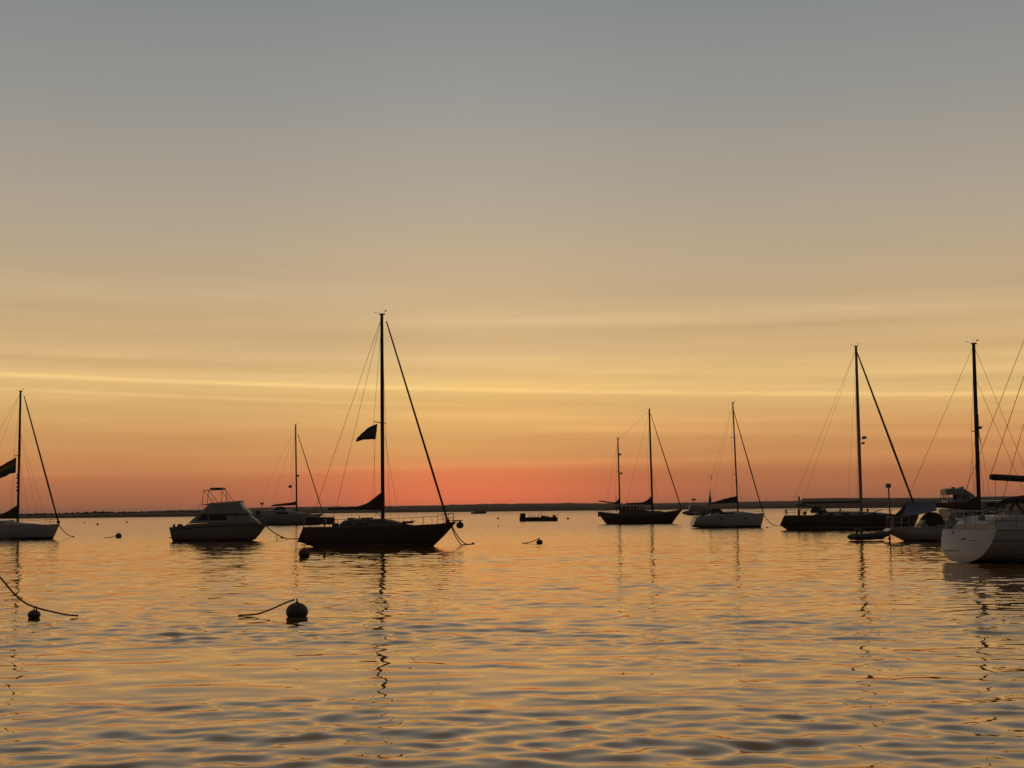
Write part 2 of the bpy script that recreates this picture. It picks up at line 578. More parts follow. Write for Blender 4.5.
# scrub and trees along the near point, one mass
def treeline():
    r = random.Random(4)
    b = MB()
    for i in range(520):
        cx = r.uniform(-60, 262)
        h = interp(PL, cx)
        if cx > 235: continue
        d = 985 + 60 * (cx + 260) / 528 + r.uniform(15, 60)
        p = at_dist(cx, d)
        s = r.uniform(0.7, 2.0)
        hh = s * r.uniform(0.35, 0.7)
        prof = [(s * .5, -.3), (s, hh * .3), (s * .85, hh * .8), (s * .4, hh * 1.15), (0.05, hh * 1.25)]
        b.lathe([(q * r.uniform(.8, 1.2), z * r.uniform(.85, 1.15)) for q, z in prof], (p.x, p.y, h * 0.8), 7)
    o = b.build('scrub_trees', MT['trees'])
    tag(o, None, None, kind='stuff')
treeline()
def beacon():
    p = at_dist(799.2, 1890)
    o = thing('beacon', 'tiny dark beacon hut standing at the left end of the flat bluff', 'beacon', (p.x, p.y, 0))
    MB().lathe([(1.6, -1), (1.4, 8), (1.2, 12.6), (1.2, 12.8)], n=10).build('tower', MT['grey'], o)
    MB().lathe([(1.5, 12.8), (1.5, 13.2), (1.0, 13.3), (1.0, 14.6), (1.3, 14.7), (.1, 15.6)], n=10).build('lantern', MT['black'], o)
beacon()

# ------------------------------------------------------------------ boat kit
class Boat:
    """hull described by its side outline (sheer and keel lines), half beam and section fullness; metres, bow towards +x"""
    bulge = 0.0
    def __init__(s, sheer, keel, beam, full=2.4, rake=0.0, rlen=1.2):
        s.sheer, s.keel, s.beam, s.full, s.rake, s.rlen = sheer, keel, beam, full, rake, rlen
        s.x0 = max(sheer[0][0], keel[0][0])
        s.x1 = min(sheer[-1][0], keel[-1][0])
    def p(s, x):
        t = (x - s.x0) / (s.x1 - s.x0)
        return s.full if t < 0.6 else s.full + (1.25 - s.full) * ((t - 0.6) / 0.4) ** 0.8
    def y(s, x, z):
        zl, zh = interp(s.keel, x), interp(s.sheer, x)
        if zh - zl < 1e-4: return interp(s.beam, x)
        t = min(max((z - zl) / (zh - zl), 0), 1)
        q = s.p(x)
        return interp(s.beam, x) * (1 - (1 - t) ** q) ** (1 / q)
    def shift(s, x, z):
        w = max(0.0, 1 - (x - s.x0) / s.rlen)
        zl, zh = interp(s.keel, x), interp(s.sheer, x)
        if zh - zl < 1e-4: return x
        return x - w * s.rake * (1 - (z - zl) / (zh - zl))
    def stations(s, n=44):
        t = np.linspace(0, 1, n)
        xs = s.x0 + (s.x1 - s.x0) * t
        extra = [p[0] for p in s.sheer + s.keel if s.x0 <= p[0] <= s.x1]
        return sorted(set([round(float(x), 4) for x in list(xs) + extra]))
    def hull_mesh(s, mv=14):
        rings = []
        for x in s.stations():
            zl, zh = interp(s.keel, x), interp(s.sheer, x)
            r = []
            half = []
            for k in range(mv + 1):
                z = zl + (zh - zl) * (k / mv) ** 1.4
                half.append((s.shift(x, z), s.y(x, z), z))
            r = [(a, -b, c) for a, b, c in half[::-1]] + half[1:]
            rings.append(r)
        m = MB()
        m.loft(rings, caps=False, closed=False)
        # transom
        n = len(rings[0])
        if s.bulge:
            cx = sum(p[0] for p in rings[0]) / n; cz = sum(p[2] for p in rings[0]) / n
            caps = []
            for q in (1, .93, .8, .6, .35, .12):
                caps.append([(cx + (p[0] - cx) * q - s.bulge * (1 - q * q), p[1] * q, cz + (p[2] - cz) * q) for p in rings[0]])
            m.loft(caps, caps=False)
            m.add(caps[-1], [tuple(range(n))])
        else:
            m.add(rings[0], [tuple(range(n))])
        # top of a sloping transom
        tops = [(r[0], r[-1]) for r in rings]
        for a, b in zip(tops[:-1], tops[1:]):
            if a[0][0] < s.deckx - 1e-6:
                m.add([a[0], a[1], b[1], b[0]], [(0, 1, 2, 3)])
        return m
    def deck_mesh(s, drop=0.03, camber=0.05):
        rings = []
        for x in s.stations():
            if x < s.deckx - 1e-6: continue
            zh = interp(s.sheer, x) - drop
            w = max(s.y(x, zh) - 0.004, 0.002)
            rings.append([(s.shift(x, zh), w * t, zh + camber * (1 - t * t)) for t in (-1, -.6, -.2, .2, .6, 1)])
        return MB().loft(rings, closed=False, caps=False)
    def strip(s, z0, z1, off=0.008, xa=-99, xb=99):
        """band of the topsides between two heights above the water (z0, z1 may be functions of x)"""
        m = MB()
        for sg in (-1, 1):
            rings = []
            for x in s.stations():
                if x < xa or x > xb: continue
                zl, zh = interp(s.keel, x), interp(s.sheer, x)
                a = z0(x) if callable(z0) else z0
                b = z1(x) if callable(z1) else z1
                a, b = max(a, zl), min(b, zh)
                if b - a < 0.01: continue
                r = []
                for k in range(4):
                    z = a + (b - a) * k / 3
                    r.append((s.shift(x, z), sg * (s.y(x, z) + off), z))
                rings.append(r)
            if len(rings) > 1:
                m.loft(rings, closed=False, caps=False)
        return m

def trunk(prof, base, wid, top_in=0.75, n=30):
    """cabin: prof=(x, top z), base=(x, z) or function, wid=(x, half width)"""
    rings = []
    for x in sorted(set([p[0] for p in prof] + list(np.linspace(prof[0][0], prof[-1][0], n)))):
        zt = interp(prof, x)
        zb = base(x) if callable(base) else base
        w = interp(wid, x)
        zt = max(zt, zb + 0.01)
        h = zt - zb
        rings.append([(x, -w, zb), (x, -w + (1 - top_in) * w * .8, zb + h * .8), (x, -w * top_in, zt - h * .04), (x, -w * .4, zt + .03),
                      (x, w * .4, zt + .03), (x, w * top_in, zt - h * .04), (x, w - (1 - top_in) * w * .8, zb + h * .8), (x, w, zb)])
    return MB().loft(rings)

def rig_line(name, pts, parent, r=0.009, m='wire', n=5):
    return MB().tube(pts, r * 0.72, n).build(name, MT[m], parent)

def sag(a, b, drop, n=12):
    a, b = Vector(a), Vector(b)
    return [a.lerp(b, t) - Vector((0, 0, drop * 4 * t * (1 - t))) for t in np.linspace(0, 1, n)]

def add_mast(parent, x, zb, zt, rake=0.0, r=0.085, m='darkmast', spreaders=(), radar=(), head=True, y=0.0):
    """mast with its fittings; returns (mast, position function)"""
    P = lambda z: Vector((x + rake * (z - zb) / (zt - zb), y, z))
    mast = MB().tube([P(zb), P(zb + (zt - zb) * .6), P(zt)], [r, r, r * .8], 10, flat=0.75).build('mast', MT[m], parent)
    for z, hl in spreaders:
        for sg in (-1, 1):
            MB().tube([P(z), P(z) + Vector((-0.18, sg * hl, 0.05))], [0.035, 0.022], 6).build('spreader', MT[m], mast)
    for z, sz, off in radar:
        c = P(z) + Vector((off, 0, 0))
        q = MB().lathe([(sz * .5, -sz * .3), (sz * .55, -sz * .1), (sz * .52, sz * .2), (sz * .2, sz * .32)], c, 14).build('radar', MT['grey'], mast)
        MB().tube([P(z - sz * .35), c - Vector((0, 0, sz * .33))], 0.03, 6).build('bracket', MT[m], q)
    if head:
        b = MB()
        t = P(zt)
        b.box(t + Vector((0.02, 0, 0.03)), (0.34, 0.1, 0.09))
        b.tube([t + Vector((-.06, 0, .05)), t + Vector((-.36, 0, .14))], .008, 5)
        b.tube([t + Vector((-.36, 0, .14)), t + Vector((-.52, 0, .16))], [.02, .008], 5)
        b.tube([t + Vector((.1, 0, .05)), t + Vector((.22, .03, .22))], .008, 5)
        b.box(t + Vector((.25, .03, .24)), (.14, .03, .06))
        b.build('wind_vane', MT['black'], mast)
        MB().tube([t + Vector((0, .05, .05)), t + Vector((0, .05, .55))], .005, 5).build('antenna', MT['wire'], mast)
    return mast, P

def sail_cover(parent, xa, xm, zb_a, zb_m, top, wid=0.16, m='canvas', name='sail_cover'):
    """furled mainsail in its cover along the boom; top=(x, z)"""
    rings = []
    for x in np.linspace(xa, xm, 26):
        t = (x - xa) / (xm - xa)
        zb = zb_a + (zb_m - zb_a) * t
        zt = max(interp(top, x), zb + .05)
        w = wid * (0.55 + 0.45 * math.sin(min(t * 3, 1) * math.pi / 2))
        h = zt - zb
        wob = 0.02 * math.sin(x * 9) + 0.012 * math.sin(x * 23 + 1)
        rings.append([(x, -w * .5, zb), (x, -w, zb + h * .25 + wob), (x, -w * .72, zb + h * .65), (x, -.02, zt + wob * .8),
                      (x, .02, zt + wob * .8), (x, w * .72, zb + h * .65), (x, w, zb + h * .25 - wob), (x, w * .5, zb)])
    return MB().loft(rings).build(name, MT[m], parent)

def add_pulpit(parent, B, xa, xb, h, name='pulpit', mid=True, r=0.016):
    b = MB()
    pts = {}
    for sg in (-1, 1):
        line, low = [], []
        for x in np.linspace(xa, xb, 6):
            z = interp(B.sheer, x)
            w = max(B.y(x, z) - .05, 0.03)
            line.append((x, sg * w, z + h)); low.append((x, sg * w, z + h * .5))
            pts[(sg, x)] = (x, sg * w, z)
        b.tube(line, r, 6)
        if mid: b.tube(low, r * .7, 5)
        for x in (xa, (xa + xb) / 2, xb):
            z = interp(B.sheer, x); w = max(B.y(x, z) - .05, 0.03)
            b.tube([(x, sg * w, z - .02), (x, sg * w, z + h)], r, 6)
    for xe in ((xb,) if name == 'pulpit' else (xa,)):
        z = interp(B.sheer, xe); w = max(B.y(xe, z) - .05, .03)
        b.tube([(xe, -w, z + h), (xe + (.12 if name == 'pulpit' else -.05), 0, z + h), (xe, w, z + h)], r, 6)
    return b.build(name, MT['steel'], parent)

def add_stanchions(parent, B, xs, h, x_from, x_to):
    for sg in (-1, 1):
        for x in xs:
            z = interp(B.sheer, x); w = B.y(x, z) - .05
            MB().tube([(x, sg * w, z - .02), (x, sg * w, z + h)], .013, 5).build('stanchion', MT['steel'], parent)
        line = []
        for x in np.linspace(x_from, x_to, 14):
            z = interp(B.sheer, x); w = max(B.y(x, z) - .05, .03)
            line.append((x, sg * w, z + h))
        MB().tube(line, .007, 4).build('lifeline', MT['wire'], parent)

def place(px, py, yaw=0.0):
    p = at(px, py)
    return p, R(yaw)
FWD = CAMROT.to_3x3() @ Vector((0, 0, -1))
def scale(p):
    """metres that one pixel of the photograph covers at a place"""
    return (Vector((p.x, p.y, 0)) - Vector((0, 0, CAMZ))).dot(FWD) / F

def build_hull(parent, B, deckx, hullmat, boot=None, bottom_z=0.06, bottom_mat='bottom', deckmat='deck', stripe=None, rail=True):
    B.deckx = deckx
    h = B.hull_mesh().build('hull', MT[hullmat], parent)
    B.strip(-1, bottom_z, 0.006).build('antifouling', MT[bottom_mat], h)
    if boot:
        B.strip(bottom_z + .003, bottom_z + boot[0], 0.008).build('boot_stripe', MT[boot[1]], h)
    if stripe:
        z0, z1, mm = stripe
        B.strip(z0, z1, 0.007).build('cove_stripe', MT[mm], h)
    if rail:
        for sg in (-1, 1):
            pts = []
            for x in B.stations():
                if x < deckx: continue
                z = interp(B.sheer, x)
                pts.append((x, sg * max(B.y(x, z), .004), z))
            MB().tube(pts, .022, 6).build('toe_rail', MT['teak' if hullmat in ('dark', 'black') else 'cream'], h)
    B.deck_mesh().build('deck', MT[deckmat], parent)
    return h

def window_strip(parent, xa, xb, za, zb, yf, slant=0.1, mat_='glass', name='window'):
    """long port on both cabin sides, a few mm proud"""
    for sg in (-1, 1):
        b = MB()
        q = [(xa, za), (xb, za), (xb - slant * .4, zb), (xa + slant, zb)]
        outer = [(x, sg * (yf(x, z) + .012), z) for x, z in q]
        inner = [(x, sg * (yf(x, z) - .012), z) for x, z in q]
        b.add(outer + inner, [(0, 1, 2, 3), (7, 6, 5, 4), (0, 4, 5, 1), (1, 5, 6, 2), (2, 6, 7, 3), (3, 7, 4, 0)])
        b.build(name, MT[mat_], parent, smooth=False)

def sc(k, pts):
    return [(a * k, b * k) for a, b in pts]
def beamline(L0, L1, stern, mx, pos=0.45, bow=0.02):
    out = []
    for t in np.linspace(0, 1, 24):
        x = L0 + (L1 - L0) * t
        if t < pos:
            w = stern + (mx - stern) * math.sin(t / pos * math.pi / 2)
        else:
            q = (t - pos) / (1 - pos)
            w = bow + (mx - bow) * (1 - q ** 2.1) ** 0.9
        out.append((x, w))
    return out

LINE_GROUP = 'mooring lines running into the water'
def mooring_line(pts, label, r=0.03):
    c = sum((Vector(p) for p in pts), Vector()) / len(pts)
    b = MB().tube([Vector(p) - c for p in pts], r, 6)
    o = b.build('mooring_line', MT['rope'], None, loc=c)
    return tag(o, label, 'rope', LINE_GROUP)

def w_at(o, p):
    """boat-local point to world"""
    return Matrix.Translation(o.location) @ Matrix.Rotation(o.rotation_euler.z, 4, 'Z') @ Vector(p)
SAIL_GROUP = 'sailing boats on moorings'

# ------------------------------------------------------------------ haze over the harbour
def build_haze():
    m = bpy.data.materials.new('evening haze')
    m.use_nodes = True
    t = m.node_tree
    t.nodes.clear()
    v = t.nodes.new('ShaderNodeVolumePrincipled')
    v.inputs['Color'].default_value = (0.95, 0.92, 0.9, 1)
    v.inputs['Density'].default_value = 4.5e-5
    v.inputs['Anisotropy'].default_value = 0.4
    t.links.new(v.outputs[0], t.nodes.new('ShaderNodeOutputMaterial').inputs['Volume'])
    x, y0, y1, z0, z1 = 17000, -17000, 17000, -2.0, 45
    me = bpy.data.meshes.new('haze')
    me.from_pydata([(-x, y0, z0), (x, y0, z0), (x, y1, z0), (-x, y1, z0), (-x, y0, z1), (x, y0, z1), (x, y1, z1), (-x, y1, z1)], [],
                   [(0, 3, 2, 1), (4, 5, 6, 7), (0, 1, 5, 4), (1, 2, 6, 5), (2, 3, 7, 6), (3, 0, 4, 7)])
    me.materials.append(m)
    o = bpy.data.objects.new('haze', me)
    C.objects.link(o)
    o['kind'] = 'stuff'
build_haze()

# ================================================================== centre sloop
def centre_sloop():
    p, rz = place(381.3, 546.5, -14)
    k = scale(p)
    kk = k / math.cos(R(14))
    o = thing('sailboat', 'large dark hulled sloop with the tallest mast and a dark flag under its spreaders', 'sailboat', p, rz, SAIL_GROUP)
    X = lambda px: (px - 380) * kk
    Z = lambda py: (546.5 - py) * k
    sheer = [(X(298), Z(541.3)), (X(305), Z(526.6)), (X(330), Z(527)), (X(370), Z(527)), (X(410), Z(526)), (X(440), Z(524.6)), (X(456), Z(522.6))]
    keel = [(X(298), Z(541.8)), (X(306), Z(545)), (X(325), -.3), (X(380), -.6), (X(415), -.35), (X(433), Z(546.4)), (X(445), Z(535)), (X(456), Z(522.7))]
    B = Boat(sheer, keel, beamline(X(298), X(456), 0.85, 1.7, .42))
    build_hull(o, B, X(305), 'black', (0.1, 'stripe'), 0.05, bottom_mat='black')
    base = lambda x: interp(sheer, x) - .05
    prof = [(X(339), Z(526)), (X(345), Z(520.5)), (X(352), Z(519.5)), (X(380), Z(519.3)), (X(390), Z(520.5)), (X(405), Z(524.5)), (X(412), Z(526))]
    wid = [(X(339), 1.05), (X(375), 1.0), (X(412), .45)]
    cab = trunk(prof, base, wid).build('cabin', MT['dim'], o)
    yf = lambda x, z: interp(wid, x) * (1 - .25 * .8 * min(1, (z - base(x)) / max(.1, (interp(prof, x) - base(x)) * .8)))
    window_strip(cab, X(345), X(355), Z(525), Z(523.4), yf)
    window_strip(cab, X(358.5), X(371), Z(525), Z(523.4), yf)
    # companionway hood and deck clutter
    b = MB()
    for x0, x1, h in ((346, 351, 1.8), (351, 357, 1.2), (360, 370, 1.9), (374, 379, .8)):
        b.box((X((x0 + x1) / 2), .1, Z(519.8 - h / 2)), ((x1 - x0) * k, .7, (h + .8) * k), bev=.3)
    b.build('hatch', MT['canvas'], cab)
    MB().tube([(X(357), .2, Z(519)), (X(356.6), .2, Z(515.5))], .03, 6).build('winch_handle', MT['black'], cab)
    for x0, x1 in ((403, 408), (408.5, 413)):
        MB().box((X((x0 + x1) / 2), -.2, Z(522.6)), ((x1 - x0) * k, .4, 2.2 * k), bev=.3).build('vent', MT['canvas'], cab)
    MB().tube([(X(404), .25, Z(522.4)), (X(413.5), .25, Z(521.3))], .035, 6).build('boat_hook', MT['teak'], o)
    # spars
    mast, P = add_mast(o, X(381.6), Z(527), Z(313), -.02, .12, 'darkmast', [(Z(423), 1.15)], [], True)
    bz = Z(507)
    MB().tube([(X(325), 0, Z(508.6)), (X(381), 0, Z(508))], .07, 8).build('boom', MT['darkmast'], o)
    sail_cover(o, X(328), X(381.5), Z(509), Z(510), [(X(328), Z(507.4)), (X(352), Z(506.6)), (X(362), Z(504.8)), (X(368), Z(501.5)), (X(374), Z(497.5)), (X(378), Z(493.5)), (X(381.5), Z(492.5))], .2, 'brown')
    MB().tube([(X(356), 0, Z(506.5)), (X(356), 0, Z(507.5))], .05, 6)
    fs0 = Vector((X(386), 0, Z(320)))
    fs1 = Vector((X(447.5), 0, Z(522.5)))
    MB().tube([fs0, fs0.lerp(fs1, .1), fs0.lerp(fs1, .75), fs1], [.04, .05, .072, .065], 8).build('furled_jib', MT['sail'], o)
    MB().lathe([(.1, 0), (.14, .02), (.14, .22), (.1, .24)], (fs1.x, 0, fs1.z - .1), 10).build('furler_drum', MT['black'], o)
    hd = P(Z(315))
    rig_line('backstay', [hd, (X(305), 0, Z(527))], o, .017)
    rig_line('topping_lift', [hd, (X(334), 0, Z(505))], o, .016)
    for sg in (-1, 1):
        sp = P(Z(423)) + Vector((-.18, sg * 1.15, .05))
        rig_line('shroud', [P(Z(318)), sp, (X(382), sg * 1.5, Z(527))], o, .013)
        rig_line('lower_shroud', [P(Z(424)), (X(392), sg * 1.45, Z(526.5))], o, .012)
    rig_line('boom_vang', [(X(371), 0, Z(510)), (X(380), 0, Z(517))], o, .03)
    rig_line('mainsheet', [(X(330), 0, Z(506)), (X(331.5), .3, Z(526))], o, .015)
    # rails
    B2 = B
    add_pulpit(o, B, X(440), X(453), 9 * k)
    add_pulpit(o, B, X(305.5), X(323), 11 * k, 'pushpit')
    add_stanchions(o, B, [X(335), X(352), X(372), X(395), X(417.5), X(427)], 7.8 * k, X(323), X(440))
    # weather cloths and stern gear
    for sg in (-1, 1):
        pts = []
        for x in np.linspace(X(309), X(324), 8):
            z = interp(sheer, x); w = B.y(x, z) - .04
            pts.append([(x, sg * w - .012, z + 2.3 * k), (x, sg * w - .012, z + 10 * k), (x, sg * w + .012, z + 10 * k), (x, sg * w + .012, z + 2.3 * k)])
        MB().loft(pts).build('weather_cloth', MT['canvas'], o)
    b = MB(); b.box((X(325), -.6, Z(521.5)), (2.6 * k, .3, 6 * k), bev=.3); b.tube([(X(325), -.6, Z(527)), (X(325.4), -.6, Z(519))], .04, 6)
    b.build('outboard_motor', MT['black'], o)
    ring = [(X(333) + .02, .34 * math.cos(t), Z(523.4) + .27 * math.sin(t)) for t in np.linspace(0, 2 * math.pi, 18)]
    b = MB().tube(ring, .02, 6); b.box((X(333), 0, Z(525)), (6 * k, .5, 4.5 * k), bev=.25)
    b.build('helm_pedestal', MT['black'], o)
    # bow roller and ball on the anchor sprit
    MB().box((X(456.5), 0, Z(521.4)), (11 * k, .16, 1.2 * k), bev=.3).build('bow_roller', MT['steel'], o)
    MB().lathe([(.06, -.2), (.2, -.14), (.24, 0), (.2, .13), (.08, .2), (.03, .26)], (X(459.5), 0, Z(525.6) - .02), 14).build('anchor_ball', MT['black'], o)
    # swim ladder
    MB().box((X(302), 0, Z(544.6)), (9 * k, .6, .8 * k), bev=.3).build('swim_step', MT['teak'], o)
    # mooring pennants
    for j, dy in ((0, 0.1), (1, -.12)):
        pts = sag(w_at(o, (X(451.5), dy, Z(527.6))), at(473, 544.2) + Vector((0, dy * .5, .03)), .42 + .22 * j, 14)
        pts = [Vector((q.x, q.y, max(q.z, .02))) for q in pts]
        mooring_line(pts, ['upper of the twin ropes hanging from the bow of the large dark sloop', 'lower, slacker of the twin ropes under the bow of the large dark sloop'][j], .035)
    b = MB().lathe([(.02, -.1), (.1, -.05), (.11, .02), (.06, .1)], n=10)
    q = b.build('pickup_buoy', MT['buoy'], None, loc=at(473, 544))
    tag(q, 'tiny float at the water end of the ropes off the large dark sloop', 'buoy', 'small mooring buoys')
    # flag under the spreader
    h0 = w_at(o, P(Z(423)) + Vector((-.24, -.25, -.05)))
    flag('flag', 'dark drooping flag on a halyard under the spreaders of the large dark sloop', h0, rz,
         [(0, 0), (-.35, -.1), (-.75, -.32), (-1.1, -.62), (-1.36, -.86)], [(-.13, -.98), (-.3, -.98), (-.7, -.97), (-1.15, -1.02), (-1.42, -1.15)], ['canvas', 'flag brown', 'flag brown', 'canvas'])
    rig_line('flag_halyard', [P(Z(423)) + Vector((-.18, -.45, 0)), (X(375), -1.3, Z(526))], o, .008)
    return o

FLAGMATS = {}
def flag(name, label, loc, rz, top, bot, mats, rows=6):
    """cloth hung between a top edge and a bottom edge (x, z), with folds; bands of colour across"""
    b = MB()
    n = 16
    th = np.linspace(0, len(top) - 1, n)
    T = [(float(np.interp(t, range(len(top)), [p[0] for p in top])), float(np.interp(t, range(len(top)), [p[1] for p in top]))) for t in th]
    Bm = [(float(np.interp(t, range(len(bot)), [p[0] for p in bot])), float(np.interp(t, range(len(bot)), [p[1] for p in bot]))) for t in th]
    nr = rows * 2
    grid = []
    for i in range(n):
        for j in range(nr + 1):
            s = j / nr
            x = T[i][0] + (Bm[i][0] - T[i][0]) * s
            z = T[i][1] + (Bm[i][1] - T[i][1]) * s
            y = .07 * math.sin(i * .75 + s * 1.5) * (i / n)
            z += .03 * math.sin(i * 1.3 + 2 * s) * (i / n)
            x += .035 * math.sin(s * 7) * (i / n)
            grid.append((x, y, z))
    for i in range(n - 1):
        for j in range(nr):
            a = i * (nr + 1) + j
            band_ = int(j / nr * len(mats))
            b.add([grid[a], grid[a + 1], grid[a + nr + 2], grid[a + nr + 1]], [(0, 1, 2, 3)], band_)
    o = b.build(name, [MT[m] for m in mats], None, loc=loc)
    o.rotation_euler = (0, 0, rz)
    md = o.modifiers.new('cloth', 'SOLIDIFY')
    md.thickness = .006
    return tag(o, label, 'flag', 'flags flown on the boats')
def flagcol(n, c):
    c = tuple(min(v * 2.3, .9) for v in c)
    m = MT[n] = mat(n, c, .9, var=.1)
    t = m.node_tree
    tr = t.nodes.new('ShaderNodeBsdfTranslucent')
    tr.inputs[0].default_value = tuple(c) + (1,)
    mx = t.nodes.new('ShaderNodeMixShader')
    mx.inputs[0].default_value = .55
    t.links.new(t.nodes['Principled BSDF'].outputs[0], mx.inputs[1])
    t.links.new(tr.outputs[0], mx.inputs[2])
    t.links.new(mx.outputs[0], t.nodes['Material Output'].inputs[0])
flagcol('flag brown', (.13, .11, .075)); flagcol('flag red', (.17, .05, .035)); flagcol('flag orange', (.2, .11, .04)); flagcol('flag yellow', (.24, .2, .06))
flagcol('flag green', (.07, .12, .05)); flagcol('flag blue', (.06, .075, .13)); flagcol('flag violet', (.09, .05, .09))
centre_sloop()

# ================================================================== left sloop
def left_sloop():
    p, rz = place(18, 539.5, -2)
    k = scale(p)
    o = thing('sailboat', 'light hulled sloop at the left edge of the picture flying a striped flag', 'sailboat', p, rz, SAIL_GROUP)
    X = lambda px: (px - 18) * k
    Z = lambda py: (539.5 - py) * k
    sheer = [(X(-62), Z(535)), (X(-57), Z(524.5)), (X(-20), Z(525)), (X(20), Z(524.8)), (X(45), Z(525.2)), (X(60), Z(524.6))]
    keel = [(X(-62), Z(536)), (X(-56), Z(539.5)), (X(-35), -.3), (X(15), -.6), (X(40), -.4), (X(53.5), Z(539.3)), (X(60), Z(524.9))]
    B = Boat(sheer, keel, beamline(X(-62), X(60), .95, 1.75, .42))
    build_hull(o, B, X(-57), 'white', None, 0.2)
    base = lambda x: interp(sheer, x) - .05
    prof = [(X(-25), Z(524)), (X(-20), Z(520.5)), (X(10), Z(520.8)), (X(22), Z(523)), (X(40), Z(524.6))]
    wid = [(X(-25), 1.1), (X(5), 1.05), (X(40), .4)]
    cab = trunk(prof, base, wid).build('cabin', MT['white'], o)
    yf = lambda x, z: interp(wid, x) * (1 - .2 * min(1, (z - base(x)) / max(.1, (interp(prof, x) - base(x)) * .8)))
    window_strip(cab, X(-18), X(6), Z(523.5), Z(522), yf)
    MB().box((X(11), .1, Z(521.3)), (5 * k, .5, 2.4 * k), bev=.35).build('hatch', MT['canvas'], cab)
    mast, P = add_mast(o, X(17.4), Z(525), Z(391), .06, .11, 'darkmast', [(Z(456), .9)])
    MB().tube([(X(-30), 0, Z(516)), (X(17), 0, Z(516.6))], .07, 8).build('boom', MT['darkmast'], o)
    sail_cover(o, X(-28), X(18), Z(516.4), Z(519), [(X(-28), Z(515)), (X(-6), Z(514.8)), (X(4), Z(512.8)), (X(11), Z(509)), (X(16), Z(505.4)), (X(18), Z(504.6))], .2, 'brown')
    a, c = Vector((X(21.5), 0, Z(395))), Vector((X(58.6), 0, Z(523)))
    MB().tube([a, a.lerp(c, .1), a.lerp(c, .7), c], [.035, .06, .085, .07], 8).build('furled_jib', MT['sail'], o)
    MB().lathe([(.1, 0), (.15, .03), (.15, .25), (.1, .28)], (c.x, 0, c.z - .1), 10).build('furler_drum', MT['black'], o)
    hd = P(Z(393))
    rig_line('backstay', [hd, (X(-58), 0, Z(525))], o, .015)
    rig_line('topping_lift', [hd, (X(-29), 0, Z(515))], o, .012)
    for sg in (-1, 1):
        rig_line('shroud', [P(Z(398)), P(Z(456)) + Vector((-.18, sg * .9, .05)), (X(16), sg * 1.5, Z(525))], o, .012)
        rig_line('lower_shroud', [P(Z(430)), (X(43), sg * 1.1, Z(525))], o, .012)
        rig_line('lower_shroud', [P(Z(457)), (X(25), sg * 1.4, Z(525))], o, .012)
    # small things tied up the aft side of the mast
    for py, s in ((475, 1.6), (478, 2.2), (483, 1.7), (487, 1.2), (490.5, 1.5)):
        b = MB().box(P(Z(py)) + Vector((-1.3 * k - .02 * s, -.05, 0)), (s * k, .12, 1.4 * k), bev=.4)
        b.build('halyard_coil', MT['canvas'], mast)
    add_pulpit(o, B, X(47), X(58.5), 5.2 * k)
    add_stanchions(o, B, [X(-30), X(-10), X(12), X(27), X(38)], 4.6 * k, X(-50), X(47))
    pts = sag(w_at(o, (X(59.5), 0, Z(526))), at(73.5, 537), .22)
    mooring_line([Vector((q.x, q.y, max(q.z, .02))) for q in pts], 'short rope slanting from the bow of the light sloop at the left edge', .035)
    q = MB().lathe([(.02, -.1), (.12, -.05), (.13, .02), (.06, .12)], n=10).build('pickup_buoy', MT['buoy'], None, loc=at(73.5, 537))
    tag(q, 'tiny float where the rope of the light left sloop meets the water', 'buoy', 'small mooring buoys')
    flag('flag', 'striped rainbow flag flying aft of the mast of the sloop at the left edge', w_at(o, (X(16.7), -.45, Z(457.3))), rz,
         [(0, 0), (-.5, -.28), (-1.0, -.55), (-1.55, -.85), (-2.2, -1.05)], [(-.02, -1.42), (-.5, -1.5), (-1.0, -1.75), (-1.6, -1.98), (-2.3, -2.1)],
         ['flag red', 'flag orange', 'flag yellow', 'flag green', 'flag blue', 'flag violet'])
    rig_line('flag_halyard', [P(Z(456)) + Vector((-.16, -.5, 0)), (X(16.4), -1.4, Z(524))], o, .008)
left_sloop()

